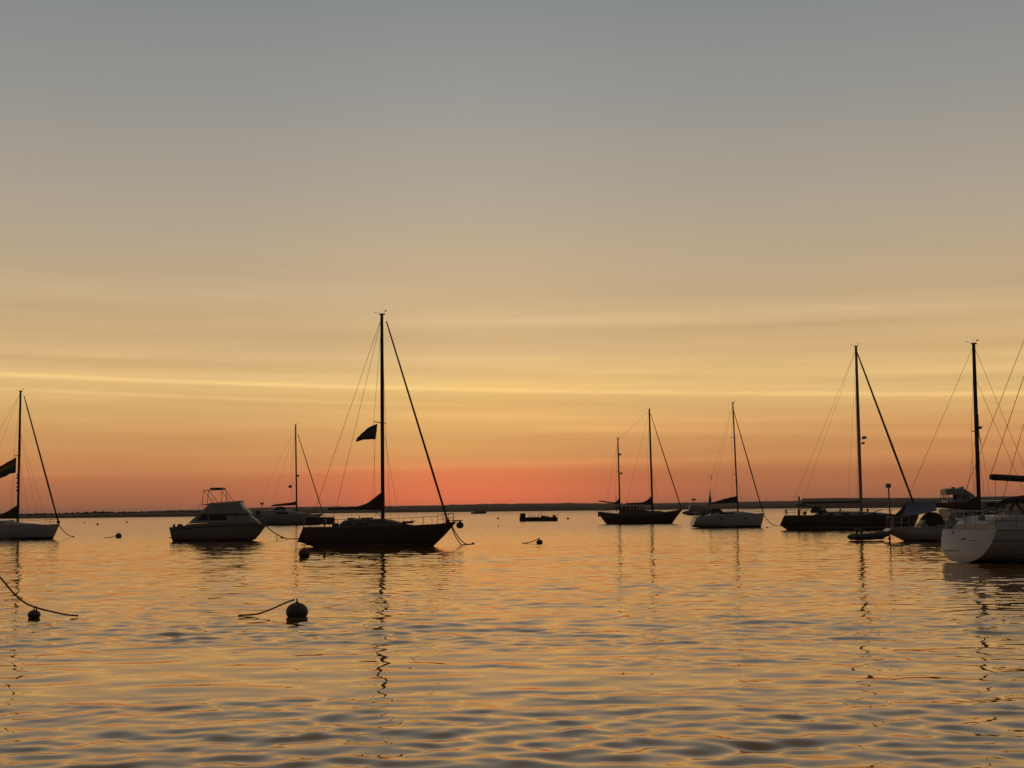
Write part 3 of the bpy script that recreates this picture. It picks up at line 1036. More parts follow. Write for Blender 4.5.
# ================================================================== flybridge cruiser, left
def cruiser():
    p, rz = place(218.8, 541, 0)
    k = scale(p)
    o = thing('motor_cruiser', 'pale flybridge motor cruiser with a folding canopy frame over its upper deck', 'motorboat', p, rz, 'motorboats among the sailing boats')
    X = lambda px: (px - 216) * k
    Z = lambda py: (540.6 - py) * k
    sheer = [(X(170), Z(526.6)), (X(185), Z(525)), (X(210), Z(523.2)), (X(235), Z(522.3)), (X(252), Z(523)), (X(263.5), Z(524.8))]
    keel = [(X(170), -.25), (X(215), -.5), (X(240), -.3), (X(253), Z(539)), (X(258), Z(533)), (X(263.5), Z(525.2))]
    B = Boat(sheer, keel, beamline(X(170), X(263.5), 1.25, 1.42, .4), full=3.0, rake=-3.2 * k, rlen=.8)
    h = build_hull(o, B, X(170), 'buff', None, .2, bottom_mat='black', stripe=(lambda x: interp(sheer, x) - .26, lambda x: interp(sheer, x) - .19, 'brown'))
    base = lambda x: interp(sheer, x) - .06
    w1 = [(X(186), 1.12), (X(225), 1.12), (X(247), .8), (X(256), .5)]
    low = trunk([(X(186), Z(523.6)), (X(254), Z(522)), (X(258), Z(523.6))], base, w1 + [(X(258), .4)], .93).build('coaming', MT['cream'], o)
    # saloon
    prof = [(X(188), Z(522)), (X(196), Z(515)), (X(199), Z(513.2)), (X(243), Z(513.2)), (X(250), Z(517)), (X(256), Z(521.5))]
    wid = [(X(188), 1.05), (X(240), 1.03), (X(256), .6)]
    b2 = lambda x: Z(522.6)
    cab = trunk(prof, b2, wid, .86).build('saloon', MT['cream'], o)
    yf = lambda x, z: interp(wid, x) * (1 - .14 * .8 * min(1, (z - Z(522.6)) / (7.5 * k)))
    window_strip(cab, X(197), X(208), Z(519.8), Z(515), yf, .35)
    window_strip(cab, X(208.6), X(226), Z(519.8), Z(515), yf, .0)
    window_strip(cab, X(226.6), X(235), Z(519.8), Z(515.4), yf, .0, 'painted_sky')
    window_strip(cab, X(237), X(245), Z(520), Z(516), yf, .0, 'painted_sky')
    # flybridge
    pf = [(X(199), Z(513)), (X(205), Z(506.5)), (X(209), Z(503.6)), (X(238.5), Z(501.8)), (X(242), Z(508)), (X(249), Z(513.4))]
    fb = trunk(pf, lambda x: Z(513.3), [(X(199), 1.1), (X(235), 1.1), (X(249), .85)], .82).build('flybridge', MT['cream'], o)
    b = MB()
    rr = [(X(205), Z(505)), (X(210), Z(503.2)), (X(238.5), Z(501.4))]
    for sg in (-1, 1):
        b.tube([(x, sg * .93, z) for x, z in rr], .045, 6)
    b.tube([(X(238.5), -.93, Z(501.4)), (X(239), 0, Z(501.2)), (X(238.5), .93, Z(501.4))], .05, 6)
    b.build('coaming_trim', MT['black'], fb)
    b = MB()
    for sg in (-1, 1):
        y = sg * .95
        for q in ([(203, 489.8), (201.5, 505)], [(203, 489.8), (213, 502.8)], [(221, 491.5), (221, 502.3)], [(220, 489.3), (229, 501.8)]):
            b.tube([(X(a), y, Z(c)) for a, c in q], .022, 6)
        b.tube([(X(a), y, Z(c)) for a, c in ((202.5, 490.2), (211, 489.6), (221, 489.3))], .024, 6)
        b.tube([(X(a), y * .95, Z(c)) for a, c in ((197.5, 513), (197.8, 504.5), (208, 503.8))], .02, 6)
    for a, c in ((202.5, 490.2), (221, 489.3)):
        b.tube([(X(a), -.95, Z(c)), (X(a), 0, Z(c) + .06), (X(a), .95, Z(c))], .024, 6)
    b.build('canopy_frame', MT['steel'], o)
    rings = []
    for a in np.linspace(209, 220.5, 6):
        rings.append([(X(a), y, Z(489.3) + .06 * (1 - (y / .95) ** 2) + d) for d, ys in ((0, (-.93, -.5, 0, .5, .93)), (.1, (.93, .5, 0, -.5, -.93))) for y in ys])
    MB().loft(rings).build('folded_canopy', MT['canvas'], o)
    # stern gear, swim platform, outdrive
    b = MB(); b.box((X(173), -.7, Z(525.4)), (2.6 * k, .25, 3 * k), bev=.35); b.tube([(X(173), -.7, Z(527)), (X(173.5), -.7, Z(522.5))], .05, 6); b.build('grill', MT['black'], o)
    MB().box((X(178.5), -.5, Z(524.9)), (4.5 * k, .5, 3.2 * k), bev=.3).build('seat_box', MT['canvas'], o)
    MB().box((X(170.6), 0, Z(536.6)), (4.5 * k, 1.6, .9 * k), bev=.3).build('swim_platform', MT['teak'], o)
    b = MB().tube([(X(244), -.3, Z(521.8)), (X(249), -.3, Z(517)), ], .03, 6)
    add_pulpit(o, B, X(250), X(262), 5 * k, r=.012)
    # lines at the bow
    pts = sag(w_at(o, (X(262.5), 0, Z(525.4))), at(301, 538.6), .45, 18)
    mooring_line([Vector((q.x, q.y, max(q.z, .02))) for q in pts], 'long sagging rope from the bow of the flybridge cruiser towards the dark sloop', .04)
    mid = pts[5]
    mooring_line([mid, mid + Vector((.05, 0, -.3)), Vector((mid.x + .12, mid.y, .02))], 'short rope dangling straight down from the cruiser bow line', .025)
    q = MB().lathe([(.02, -.08), (.14, -.05), (.15, .05), (.08, .14)], n=10).build('pickup_buoy', MT['buoy'], None, loc=at(282, 538.2))
    tag(q, 'tiny float under the bow rope of the flybridge cruiser', 'buoy', 'small mooring buoys')
cruiser()

# ================================================================== far pale sloop behind the cruiser
def far_sloop():
    p, rz = place(290, 525, 0)
    k = scale(p)
    o = thing('sailboat', 'far pale sloop half hidden between the flybridge cruiser and the dark sloop', 'sailboat', p, rz, SAIL_GROUP)
    X = lambda px: (px - 290) * k
    Z = lambda py: (525.2 - py) * k
    sheer = [(X(250), Z(521)), (X(254), Z(515)), (X(285), Z(515.4)), (X(310), Z(515)), (X(324), Z(514.4))]
    keel = [(X(250), Z(522)), (X(256), 0), (X(270), -.4), (X(295), -.6), (X(308), -.05), (X(316), Z(520)), (X(324), Z(514.6))]
    B = Boat(sheer, keel, beamline(X(250), X(324), 1.2, 2.0, .42))
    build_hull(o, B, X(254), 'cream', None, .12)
    base = lambda x: interp(sheer, x) - .05
    prof = [(X(258), Z(514)), (X(264), Z(511)), (X(277), Z(509.6)), (X(283), Z(509.2)), (X(292), Z(511.5)), (X(304), Z(513.6)), (X(312), Z(514.6))]
    wid = [(X(258), 1.4), (X(290), 1.3), (X(312), .6)]
    cab = trunk(prof, base, wid).build('cabin', MT['cream'], o)
    yf = lambda x, z: interp(wid, x) * .95
    window_strip(cab, X(277), X(289), Z(514.2), Z(512.6), yf)
    # pilot hood with clear panes
    hood = trunk([(X(274), Z(511)), (X(277), Z(507)), (X(284), Z(507)), (X(287), Z(511))], lambda x: Z(511.6), [(X(274), 1.1), (X(287), 1.0)], .85).build('dodger', MT['canvas'], o)
    window_strip(hood, X(278.5), X(283), Z(511), Z(508.4), lambda x, z: 1.0, .1, 'clear')
    mast, P = add_mast(o, X(296.7), Z(515), Z(425), -.22, .14, 'darkmast', [(Z(456.5), .9), (Z(486), 1.0)], [(Z(476), .45, .35)])
    MB().tube([(X(271), 0, Z(506)), (X(296), 0, Z(504))], .09, 8).build('boom', MT['darkmast'], o)
    sail_cover(o, X(272), X(297), Z(506.5), Z(505.4), [(X(272), Z(505.4)), (X(275), Z(504.4)), (X(290), Z(502.9)), (X(295), Z(502)), (X(297), Z(499))], .26, 'brown')
    a, c = Vector((X(297.5), 0, Z(434))), Vector((X(323), 0, Z(514)))
    MB().tube([a, a.lerp(c, .5), c], [.05, .085, .08], 8).build('furled_jib', MT['sail'], o)
    hd = P(Z(427))
    rig_line('backstay', [hd, (X(253), 0, Z(515))], o, .016)
    rig_line('topping_lift', [hd, (X(272), 0, Z(505))], o, .014)
    for sg in (-1, 1):
        rig_line('shroud', [P(Z(430)), P(Z(456.5)) + Vector((-.6, sg * .9, 0)), P(Z(486)) + Vector((-.8, sg * 1.0, 0)), (X(294), sg * 1.7, Z(515))], o, .018)
    # radar on a stern pole
    pole = MB().tube([(X(261.6), .3, Z(515)), (X(261.6), .3, Z(504))], .06, 6).build('stern_pole', MT['alu'], o)
    MB().lathe([(.2, 0), (.3, .08), (.34, .22), (.1, .3)], (X(261.6), .3, Z(504.6)), 12).build('radar', MT['grey'], pole)
    MB().tube([(X(259.6), .3, Z(503.2)), (X(263.8), .3, Z(502.7))], .06, 6).build('radar_bar', MT['black'], pole)
    b = MB().tube([(X(259.5), -.9, Z(515)), (X(259), -.9, Z(513)), (X(259.5), -.9, Z(511))], .5, 12)
    b.build('fender', MT['canvas'], o)
    add_pulpit(o, B, X(314), X(322.5), 4 * k)
    add_pulpit(o, B, X(254.5), X(262), 4 * k, 'pushpit')
    add_stanchions(o, B, [X(270), X(285), X(300)], 3.6 * k, X(262), X(314))
    flag('flag', 'tiny dark courtesy flag beside the mast of the far pale sloop', w_at(o, P(Z(485)) + Vector((-.75, -.4, 0))), rz,
         [(0, 0), (-.25, -.08), (-.55, -.2)], [(0, -.55), (-.3, -.55), (-.6, -.5)], ['canvas', 'brown'])
far_sloop()

# ================================================================== ketch
def ketch():
    p, rz = place(640, 523.8, -15)
    k = scale(p)
    kk = k / math.cos(R(15))
    o = thing('sailboat', 'dark two masted ketch with a low deckhouse and raised bow', 'sailboat', p, rz, SAIL_GROUP)
    X = lambda px: (px - 640) * kk
    Z = lambda py: (523.8 - py) * k
    sheer = [(X(600), Z(511.4)), (X(612), Z(513)), (X(635), Z(514.2)), (X(655), Z(513.4)), (X(670), Z(511.8)), (X(681.5), Z(509.8))]
    keel = [(X(600), Z(514.5)), (X(603), Z(518.5)), (X(606.5), Z(523.4)), (X(620), -.5), (X(650), -.6), (X(665), -.3), (X(671.5), Z(523.6)), (X(676), Z(517)), (X(681.5), Z(510.1))]
    B = Boat(sheer, keel, beamline(X(600), X(681.5), .9, 1.85, .45), full=2.0)
    build_hull(o, B, X(600), 'dark', None, .1, bottom_mat='black', stripe=(lambda x: interp(sheer, x) - .12, lambda x: interp(sheer, x) - .03, 'stripe'))
    base = lambda x: interp(sheer, x) - .05
    prof = [(X(620), Z(513)), (X(622), Z(510)), (X(642), Z(509.8)), (X(648), Z(511)), (X(660), Z(511.4)), (X(664), Z(512.6))]
    wid = [(X(620), 1.2), (X(645), 1.15), (X(664), .6)]
    cab = trunk(prof, base, wid).build('cabin', MT['teak'], o)
    # deckhouse posts and roof with open windows
    roof = trunk([(X(618), Z(506.2)), (X(620), Z(505.4)), (X(641), Z(505.2)), (X(643.5), Z(506))], lambda x: Z(506.3), [(X(618), 1.1), (X(643.5), 1.0)], .9).build('deckhouse_roof', MT['grey'], o)
    for a in (619, 623, 626.5, 630, 634, 637.5, 642.5):
        for sg in (-1, 1):
            MB().box((X(a), sg * .98, Z(508.2)), (.16, .08, 4.4 * k)).build('window_post', MT['teak'], roof)
    # davits and outboard at the stern
    MB().box((X(600.2), -.5, Z(514)), (1.6 * k, .35, 5 * k), bev=.35).build('outboard_motor', MT['black'], o)
    b = MB()
    for y in (-.7, .7):
        b.tube([(X(603), y, Z(512)), (X(602), y, Z(509)), (X(598), y, Z(509.6)), (X(596.8), y, Z(511))], .035, 6)
    b.build('davits', MT['steel'], o)
    # main
    mast, P = add_mast(o, X(652.4), Z(513), Z(409.5), -.2, .14, 'darkmast', [(Z(458.5), 1.7)])
    MB().tube([(X(626), 0, Z(504)), (X(652), 0, Z(503.6))], .08, 8).build('boom', MT['darkmast'], o)
    sail_cover(o, X(627), X(652.6), Z(504.4), Z(505), [(X(627), Z(503)), (X(643), Z(502.4)), (X(647), Z(500.5)), (X(650), Z(498)), (X(652.6), Z(495.6))], .25, 'brown')
    # mizzen
    m2 = thing  # placeholder name not used
    mast2 = add_mast(o, X(620.6), Z(513), Z(438), -.15, .11, 'darkmast', [(Z(471.5), 1.3)], [(Z(454), .42, .22), (Z(473), .4, .35)], True)
    P2 = mast2[1]
    mb = MB().tube([(X(600), 0, Z(500.6)), (X(620.4), 0, Z(503.6))], .075, 8).build('mizzen_boom', MT['darkmast'], o)
    sail_cover(o, X(600.4), X(620.8), Z(501.2), Z(504.6), [(X(600.4), Z(500)), (X(605), Z(500.6)), (X(613), Z(502.2)), (X(617), Z(501.6)), (X(619), Z(499)), (X(620.8), Z(496.8))], .2, 'brown', 'mizzen_sail_cover')
    a, c = Vector((X(652.5) - .05, 0, Z(414))), Vector((X(680.5), 0, Z(509.5)))
    MB().tube([a, a.lerp(c, .5), c], [.04, .075, .07], 8).build('furled_jib', MT['sail'], o)
    rig_line('backstay', [P(Z(411)), P2(Z(440))], o, .016)
    rig_line('triatic_stay', [P(Z(411)), (X(627), 0, Z(503))], o, .016)
    for sg in (-1, 1):
        rig_line('shroud', [P(Z(415)), P(Z(458.5)) + Vector((-.18, sg * 1.7, .05)), (X(652), sg * 1.7, Z(513))], o, .016)
        rig_line('lower_shroud', [P(Z(460)), (X(659), sg * 1.6, Z(513))], o, .015)
        rig_line('mizzen_shroud', [P2(Z(441)), P2(Z(471.5)) + Vector((-.18, sg * 1.3, .05)), (X(617.5), sg * 1.3, Z(512))], o, .015)
        rig_line('mizzen_backstay', [P2(Z(441)), (X(605), sg * .9, Z(512))], o, .012)
    MB().tube([(X(616.6), .4, Z(512)), (X(616.4), .4, Z(496))], .035, 6).build('whip_antenna', MT['wire'], o)
    add_pulpit(o, B, X(672), X(680.8), 3.4 * k)
    add_pulpit(o, B, X(601), X(612), 3.6 * k, 'pushpit')
    add_stanchions(o, B, [X(620), X(632), X(644), X(656), X(664)], 3.4 * k, X(612), X(672))
ketch()

# ================================================================== small pale sloop right of the ketch
def pale_sloop():
    p, rz = place(729.2, 527.6, 5)
    k = scale(p)
    o = thing('sailboat', 'small pale sloop with an upright bow and a limp flag at its stern', 'sailboat', p, rz, SAIL_GROUP)
    kk = k / math.cos(R(5))
    X = lambda px: (px - 728) * kk
    Z = lambda py: (527.8 - py) * k
    sheer = [(X(692.5), Z(518)), (X(698), Z(516.2)), (X(730), Z(515.2)), (X(750), Z(514.6)), (X(764.2), Z(513.8))]
    keel = [(X(692.5), Z(526.8)), (X(705), -.1), (X(730), -.5), (X(750), -.4), (X(760), -.05), (X(762), Z(522)), (X(764.2), Z(514.2))]
    B = Boat(sheer, keel, beamline(X(692.5), X(764.2), 1.15, 1.42, .4), full=2.6, rake=.35)
    build_hull(o, B, X(692.5), 'white', None, .22)
    base = lambda x: interp(sheer, x) - .05
    prof = [(X(708), Z(515)), (X(713), Z(512.2)), (X(735), Z(511.6)), (X(748), Z(513)), (X(757), Z(514.6))]
    wid = [(X(708), .95), (X(730), .95), (X(757), .4)]
    cab = trunk(prof, base, wid).build('cabin', MT['white'], o)
    yf = lambda x, z: interp(wid, x) * .93
    window_strip(cab, X(716), X(732), Z(514), Z(512.9), yf)
    for a in (716, 741):
        window_strip(o, X(a), X(a + 3.5), Z(519.2), Z(518), lambda x, z: B.y(x, z) + .006, .05, name='hull_port')
    dg = trunk([(X(706.5), Z(512)), (X(712), Z(508.3)), (X(718), Z(509)), (X(721), Z(511.8))], lambda x: Z(512.4), [(X(706.5), .85), (X(721), .8)], .85).build('dodger', MT['canvas'], o)
    window_strip(dg, X(713.5), X(719), Z(511.6), Z(509.6), lambda x, z: .8, .1, 'clear')
    mast, P = add_mast(o, X(737.2), Z(515), Z(403), -.3, .085, 'darkmast', [(Z(438), .75), (Z(475), .9)])
    MB().tube([(X(709), 0, Z(503.5)), (X(737), 0, Z(502.5))], .065, 8).build('boom', MT['darkmast'], o)
    sail_cover(o, X(709), X(737.3), Z(504), Z(503), [(X(709), Z(502.9)), (X(715), Z(501.5)), (X(725), Z(498.7)), (X(733), Z(497)), (X(737.3), Z(496.4))], .2, 'brown')
    a, c = Vector((X(737.2) - .28, 0, Z(409))), Vector((X(762.5), 0, Z(513)))
    MB().tube([a, a.lerp(c, .5), c], [.035, .065, .06], 8).build('furled_jib', MT['sail'], o)
    rig_line('backstay', [P(Z(405)), (X(699), 0, Z(516))], o, .013)
    rig_line('topping_lift', [P(Z(405)), (X(710), 0, Z(503))], o, .011)
    for sg in (-1, 1):
        rig_line('shroud', [P(Z(407)), P(Z(438)) + Vector((-.18, sg * .75, .05)), P(Z(475)) + Vector((-.18, sg * .9, .05)), (X(735), sg * 1.25, Z(515))], o, .014)
        rig_line('lower_shroud', [P(Z(476)), (X(741), sg * 1.2, Z(515))], o, .012)
    add_pulpit(o, B, X(753), X(763.5), 5 * k)
    add_pulpit(o, B, X(694), X(704), 5 * k, 'pushpit')
    add_stanchions(o, B, [X(715), X(730), X(744)], 4.6 * k, X(704), X(753))
    b = MB(); b.box((X(703), .3, Z(513)), (3 * k, .4, 5.5 * k), bev=.35); b.box((X(700), -.4, Z(514.5)), (2.2 * k, .3, 4 * k), bev=.35)
    b.build('stern_locker', MT['canvas'], o)
    st = MB().tube([(X(706.5), -.2, Z(515)), (X(709.4), -.2, Z(488.5))], .025, 6).build('flag_staff', MT['wire'], o)
    flag('flag', 'limp pale flag hanging down its staff at the stern of the small pale sloop', w_at(o, (X(709.2), -.2, Z(489.5))), rz,
         [(0, 0), (.02, -.2), (.05, -.6), (.06, -1.0)], [(-.3, -1.75), (-.2, -1.75), (0, -1.75), (.12, -1.75)], ['pale', 'grey', 'pale'], 3)
    rig_line('stay_marker', [(X(711.4), 0, Z(475.4)), (X(710.6), 0, Z(480))], o, .04, 'canvas')
    e = at(786, 525.6)
    pts = sag(w_at(o, (X(764), 0, Z(516.5))), at(777, 525.6), .28, 12) + [e]
    mooring_line([Vector((q.x, q.y, max(q.z, .02))) for q in pts], 'rope curving from the upright bow of the small pale sloop towards the dark sloop', .04)
    q = MB().lathe([(.02, -.08), (.12, -.04), (.13, .05), (.06, .12)], n=10).build('pickup_buoy', MT['buoy'], None, loc=at(767.3, 527.8))
    tag(q, 'tiny float in front of the bow of the small pale sloop', 'buoy', 'small mooring buoys')
pale_sloop()

# ================================================================== dark sloop, right
def dark_sloop():
    p, rz = place(850.6, 529.6, -15)
    k = scale(p)
    kk = 0.968 * k / math.cos(R(15))
    o = thing('sailboat', 'long low dark sloop with a tall bare mast carrying a radar, at right of centre', 'sailboat', p, rz, SAIL_GROUP)
    X = lambda px: (px - 850) * kk
    Z = lambda py: (529.8 - py) * k
    sheer = [(X(781.5), Z(524.8)), (X(786), Z(515.2)), (X(820), Z(515.4)), (X(860), Z(515.6)), (X(895), Z(515)), (X(917), Z(513.6))]
    keel = [(X(781.5), Z(525.4)), (X(787), Z(529.6)), (X(805), -.3), (X(850), -.6), (X(895), -.4), (X(911), -.02), (X(917), Z(514))]
    B = Boat(sheer, keel, beamline(X(781.5), X(917), 1.35, 2.0, .4))
    build_hull(o, B, X(786), 'dark', (.2, 'stripe'), .1, bottom_mat='black')
    base = lambda x: interp(sheer, x) - .05
    prof = [(X(815), Z(515)), (X(821), Z(512)), (X(840), Z(511.6)), (X(862), Z(512)), (X(880), Z(513.4)), (X(892), Z(515))]
    wid = [(X(815), 1.35), (X(855), 1.25), (X(892), .5)]
    cab = trunk(prof, base, wid).build('cabin', MT['grey'], o)
    yf = lambda x, z: interp(wid, x) * .94
    for a, c in ((820, 824), (828, 835), (842, 850), (858, 863), (870, 876)):
        window_strip(cab, X(a), X(c), Z(514.7), Z(513.3), yf)
    b = MB()
    for a in (840.2, 867):
        b.tube([(X(a), .3, Z(512)), (X(a), .3, Z(509))], .09, 8)
    b.build('vent', MT['canvas'], cab)
    # spray hood and bimini
    hd_ = trunk([(X(812), Z(510)), (X(815), Z(506)), (X(822), Z(507)), (X(828), Z(512))], lambda x: Z(513), [(X(812), 1.2), (X(828), 1.1)], .85).build('dodger', MT['canvas'], o)
    window_strip(hd_, X(821), X(826), Z(510.4), Z(507.6), lambda x, z: 1.1, .2, 'pale', name='side_flap')
    bi = trunk([(X(797), Z(505.4)), (X(800), Z(504)), (X(808), Z(503.8)), (X(811), Z(505.4))], lambda x: Z(505.8), [(X(797), 1.2), (X(811), 1.2)], .85).build('bimini', MT['canvas'], o)
    for a in (798, 810):
        for sg in (-1, 1):
            MB().tube([(X(a), sg * 1.15, Z(505.6)), (X(804), sg * 1.2, Z(515))], .02, 6).build('bimini_pole', MT['steel'], bi)
    MB().box((X(809), -.8, Z(504.8)), (4.6 * k, .6, 1.5 * k), Matrix.Rotation(R(28), 3, 'Y'), .3).build('solar_panel', MT['pale'], bi)
    mast, P = add_mast(o, X(861), Z(515.4), Z(346), -.05, .15, 'alu', [(Z(400), .5), (Z(455), .55)], [(Z(438), .42, .5), (Z(443.5), .3, .38)])
    MB().tube([(X(803), 0, Z(502.6)), (X(860), 0, Z(502))], .1, 8).build('boom', MT['darkmast'], o)
    a, c = Vector((X(860.7), 0, Z(350))), Vector((X(914.5), 0, Z(513)))
    MB().tube([a, a.lerp(c, .1), a.lerp(c, .6), c], [.05, .075, .105, .09], 8).build('furled_jib', MT['sail'], o)
    hd = P(Z(349))
    rig_line('backstay', [hd, (X(788), .4, Z(515))], o, .015)
    rig_line('topping_lift', [hd, (X(803), 0, Z(502.4))], o, .013)
    ba = MB().tube([(X(801.4), .2, Z(475)), (X(803), .2, Z(467))], .025, 6)
    for sg in (-1, 1):
        rig_line('shroud', [P(Z(352)), P(Z(400)) + Vector((-.18, sg * .5, .05)), P(Z(455)) + Vector((-.18, sg * .55, .05)), (X(858), sg * 1.7, Z(515))], o, .014)
    rig_line('flag_halyard', [P(Z(352)), (X(848), -1.5, Z(515))], o, .012)
    add_pulpit(o, B, X(903), X(916), 5.5 * k)
    add_pulpit(o, B, X(786.5), X(802), 6 * k, 'pushpit')
    add_stanchions(o, B, [X(815), X(830), X(845), X(860), X(875), X(890)], 5 * k, X(802), X(903))
    b = MB(); b.box((X(800), -.5, Z(512)), (2.4 * k, .4, 6 * k), bev=.3); b.box((X(805.5), .2, Z(513)), (3 * k, .5, 3.6 * k), bev=.3)
    b.build('helm_pedestal', MT['black'], o)
    MB().box((X(787.6), -.7, Z(511.5)), (1.4 * k, .3, 4.4 * k), bev=.3).build('life_ring', MT['canvas'], o)
    MB().tube([(X(868), .3, Z(513.8)), (X(881), .3, Z(510.4))], .04, 6).build('spinnaker_pole', MT['alu'], o)
dark_sloop()

# ================================================================== white sloop with the blue awning
def awning_sloop():
    p, rz = place(930, 541, -1)
    k = scale(p)
    o = thing('sailboat', 'white sloop with a blue awning over its cockpit and an instrument pole at its stern', 'sailboat', p, rz, SAIL_GROUP)
    X = lambda px: (px - 930) * k
    Z = lambda py: (541 - py) * k
    sheer = [(X(886), Z(530.2)), (X(890), Z(527.8)), (X(930), Z(527.6)), (X(980), Z(526)), (X(1020), Z(523)), (X(1049), Z(520))]
    keel = [(X(886), Z(530.8)), (X(893), Z(535)), (X(903), Z(540.3)), (X(915), -.2), (X(960), -.5), (X(1010), -.3), (X(1030), 0), (X(1049), Z(520.4))]
    B = Boat(sheer, keel, beamline(X(886), X(1049), .75, 1.6, .45), full=2.1)
    build_hull(o, B, X(890), 'white', None, .1)
    base = lambda x: interp(sheer, x) - .05
    prof = [(X(918), Z(526)), (X(924), Z(520)), (X(968), Z(519)), (X(985), Z(520.5)), (X(1008), Z(524.5))]
    wid = [(X(918), 1.05), (X(960), 1.05), (X(1008), .5)]
    cab = trunk(prof, base, wid).build('cabin', MT['cream'], o)
    yf = lambda x, z: interp(wid, x) * .93
    for a, c in ((936, 943), (950, 958), (965, 973)):
        window_strip(cab, X(a), X(c), Z(524.6), Z(522.6), yf)
    # dodger: dark canvas hoop with openings
    rings = []
    for a, t in ((923.5, 518), (926, 514.6), (930, 512.2), (936, 512.4), (940, 515), (941, 519)):
        rings.append([(X(a), w, Z(t) - .28 * (abs(w) / .95) ** 3) for w in (-.95, -.7, -.35, 0, .35, .7, .95)] +
                     [(X(a), w, Z(t) - .28 * (abs(w) / .95) ** 3 - .05) for w in (.95, .7, .35, 0, -.35, -.7, -.95)])
    dg = MB().loft(rings).build('dodger', MT['canvas'], o)
    for sg in (-1, 1):
        MB().prism([(X(926), Z(527)), (X(923.5), Z(521)), (X(927), Z(517.5)), (X(933), Z(514.5)), (X(939), Z(517)), (X(939), Z(520.5)), (X(934), Z(524.5)), (X(931), Z(527))],
                   sg * .97 - .015, sg * .97 + .015).build('side_cloth', MT['canvas'], dg, smooth=False)
    # blue awning pitched over the boom
    ridge_z, eave = Z(501.3), Z(516)
    rings = []
    for q in (-1, -.75, -.5, -.25, 0, .25, .5, .75, 1):
        t = abs(q)
        zl = ridge_z + (eave - ridge_z) * t - .08 * math.sin(t * math.pi)
        zr = ridge_z + (Z(510.5) - ridge_z) * t - .05 * math.sin(t * math.pi)
        xa = X(908.5) + (X(898.3) - X(908.5)) * t
        xb = X(937) + (X(932.5) - X(937)) * t
        n = 8
        ring = [(xa + (xb - xa) * i / n, q * 1.25, zl + (zr - zl) * i / n - .05 * math.sin(i / n * math.pi)) for i in range(n + 1)]
        rings.append(ring + [(a, b, c - .02) for a, b, c in ring[::-1]])
    aw = MB().loft(rings).build('awning', MT['blue'], o)
    for sg in (-1, 1):
        MB().tube([(X(898.6), sg * 1.24, Z(516)), (X(897), sg * 1.2, Z(527.6))], .018, 5).build('tent_pole', MT['steel'], aw)
        MB().tube([(X(932), sg * 1.24, Z(510.6)), (X(931), sg * 1.3, Z(527))], .012, 5).build('tie_line', MT['rope'], aw)
    mast, P = add_mast(o, X(980), Z(526), Z(343.5), 0.03, .13, 'darkmast', [(Z(432), .5)], [(Z(428), .25, .22)])
    MB().tube([(X(908), 0, Z(502.6)), (X(979), 0, Z(507))], .075, 8).build('boom', MT['darkmast'], o)
    sail_cover(o, X(934), X(980.5), Z(507.5), Z(511), [(X(934), Z(502.8)), (X(950), Z(503.2)), (X(966), Z(502.2)), (X(972), Z(500)), (X(977), Z(497.5)), (X(980.5), Z(496.8))], .22, 'brown')
    hd = P(Z(345))
    for q, (bx, top) in enumerate(((1047, 345), (1037, 377))):
        rig_line('forestay', [P(Z(top)), (X(bx), 0, Z(522))], o, .016)
    rig_line('backstay', [hd, (X(894), -.35, Z(528))], o, .014)
    rig_line('backstay', [hd, (X(897), .4, Z(528))], o, .014)
    for sg in (-1, 1):
        rig_line('shroud', [P(Z(350)), P(Z(432)) + Vector((-.18, sg * .5, .05)), (X(982), sg * 1.4, Z(526))], o, .013)
        rig_line('lower_shroud', [P(Z(432)), (X(968), sg * 1.4, Z(526))], o, .012)
        rig_line('lower_shroud', [P(Z(412)), (X(988), sg * 1.4, Z(526))], o, .012)
    MB().tube([P(Z(415)) + Vector((.14, 0, 0)), P(Z(435)) + Vector((.14, 0, 0)), P(Z(445)) + Vector((.25, 0, 0))], .02, 6).build('halyard', MT['rope'], mast)
    # instrument pole
    pole = MB().tube([(X(890), -.3, Z(531)), (X(889.3), -.3, Z(487.5))], [.05, .045], 8).build('stern_pole', MT['alu'], o)
    MB().box((X(889), -.3, Z(485.4)), (4.8 * k, .3, 4.2 * k), bev=.15).build('instrument_box', MT['grey'], pole)
    add_pulpit(o, B, X(890.5), X(906), 11 * k, 'pushpit', r=.02)
    add_pulpit(o, B, X(1030), X(1047), 9 * k)
    add_stanchions(o, B, [X(920), X(938), X(956), X(974), X(992), X(1010)], 9 * k, X(906), X(1030))
    MB().box((X(921.5), -.1, Z(525.6)), (7 * k, .5, 3.4 * k), bev=.35).build('cockpit_cushion', MT['blue'], o)
    # self steering paddle under the counter
    b = MB().tube([(X(889.6), 0, Z(531)), (X(890.4), 0, Z(543))], .05, 6); b.box((X(889.8), 0, Z(538.4)), (2.4 * k, .08, 3 * k), bev=.35)
    b.build('rudder', MT['teak'], o)
awning_sloop()

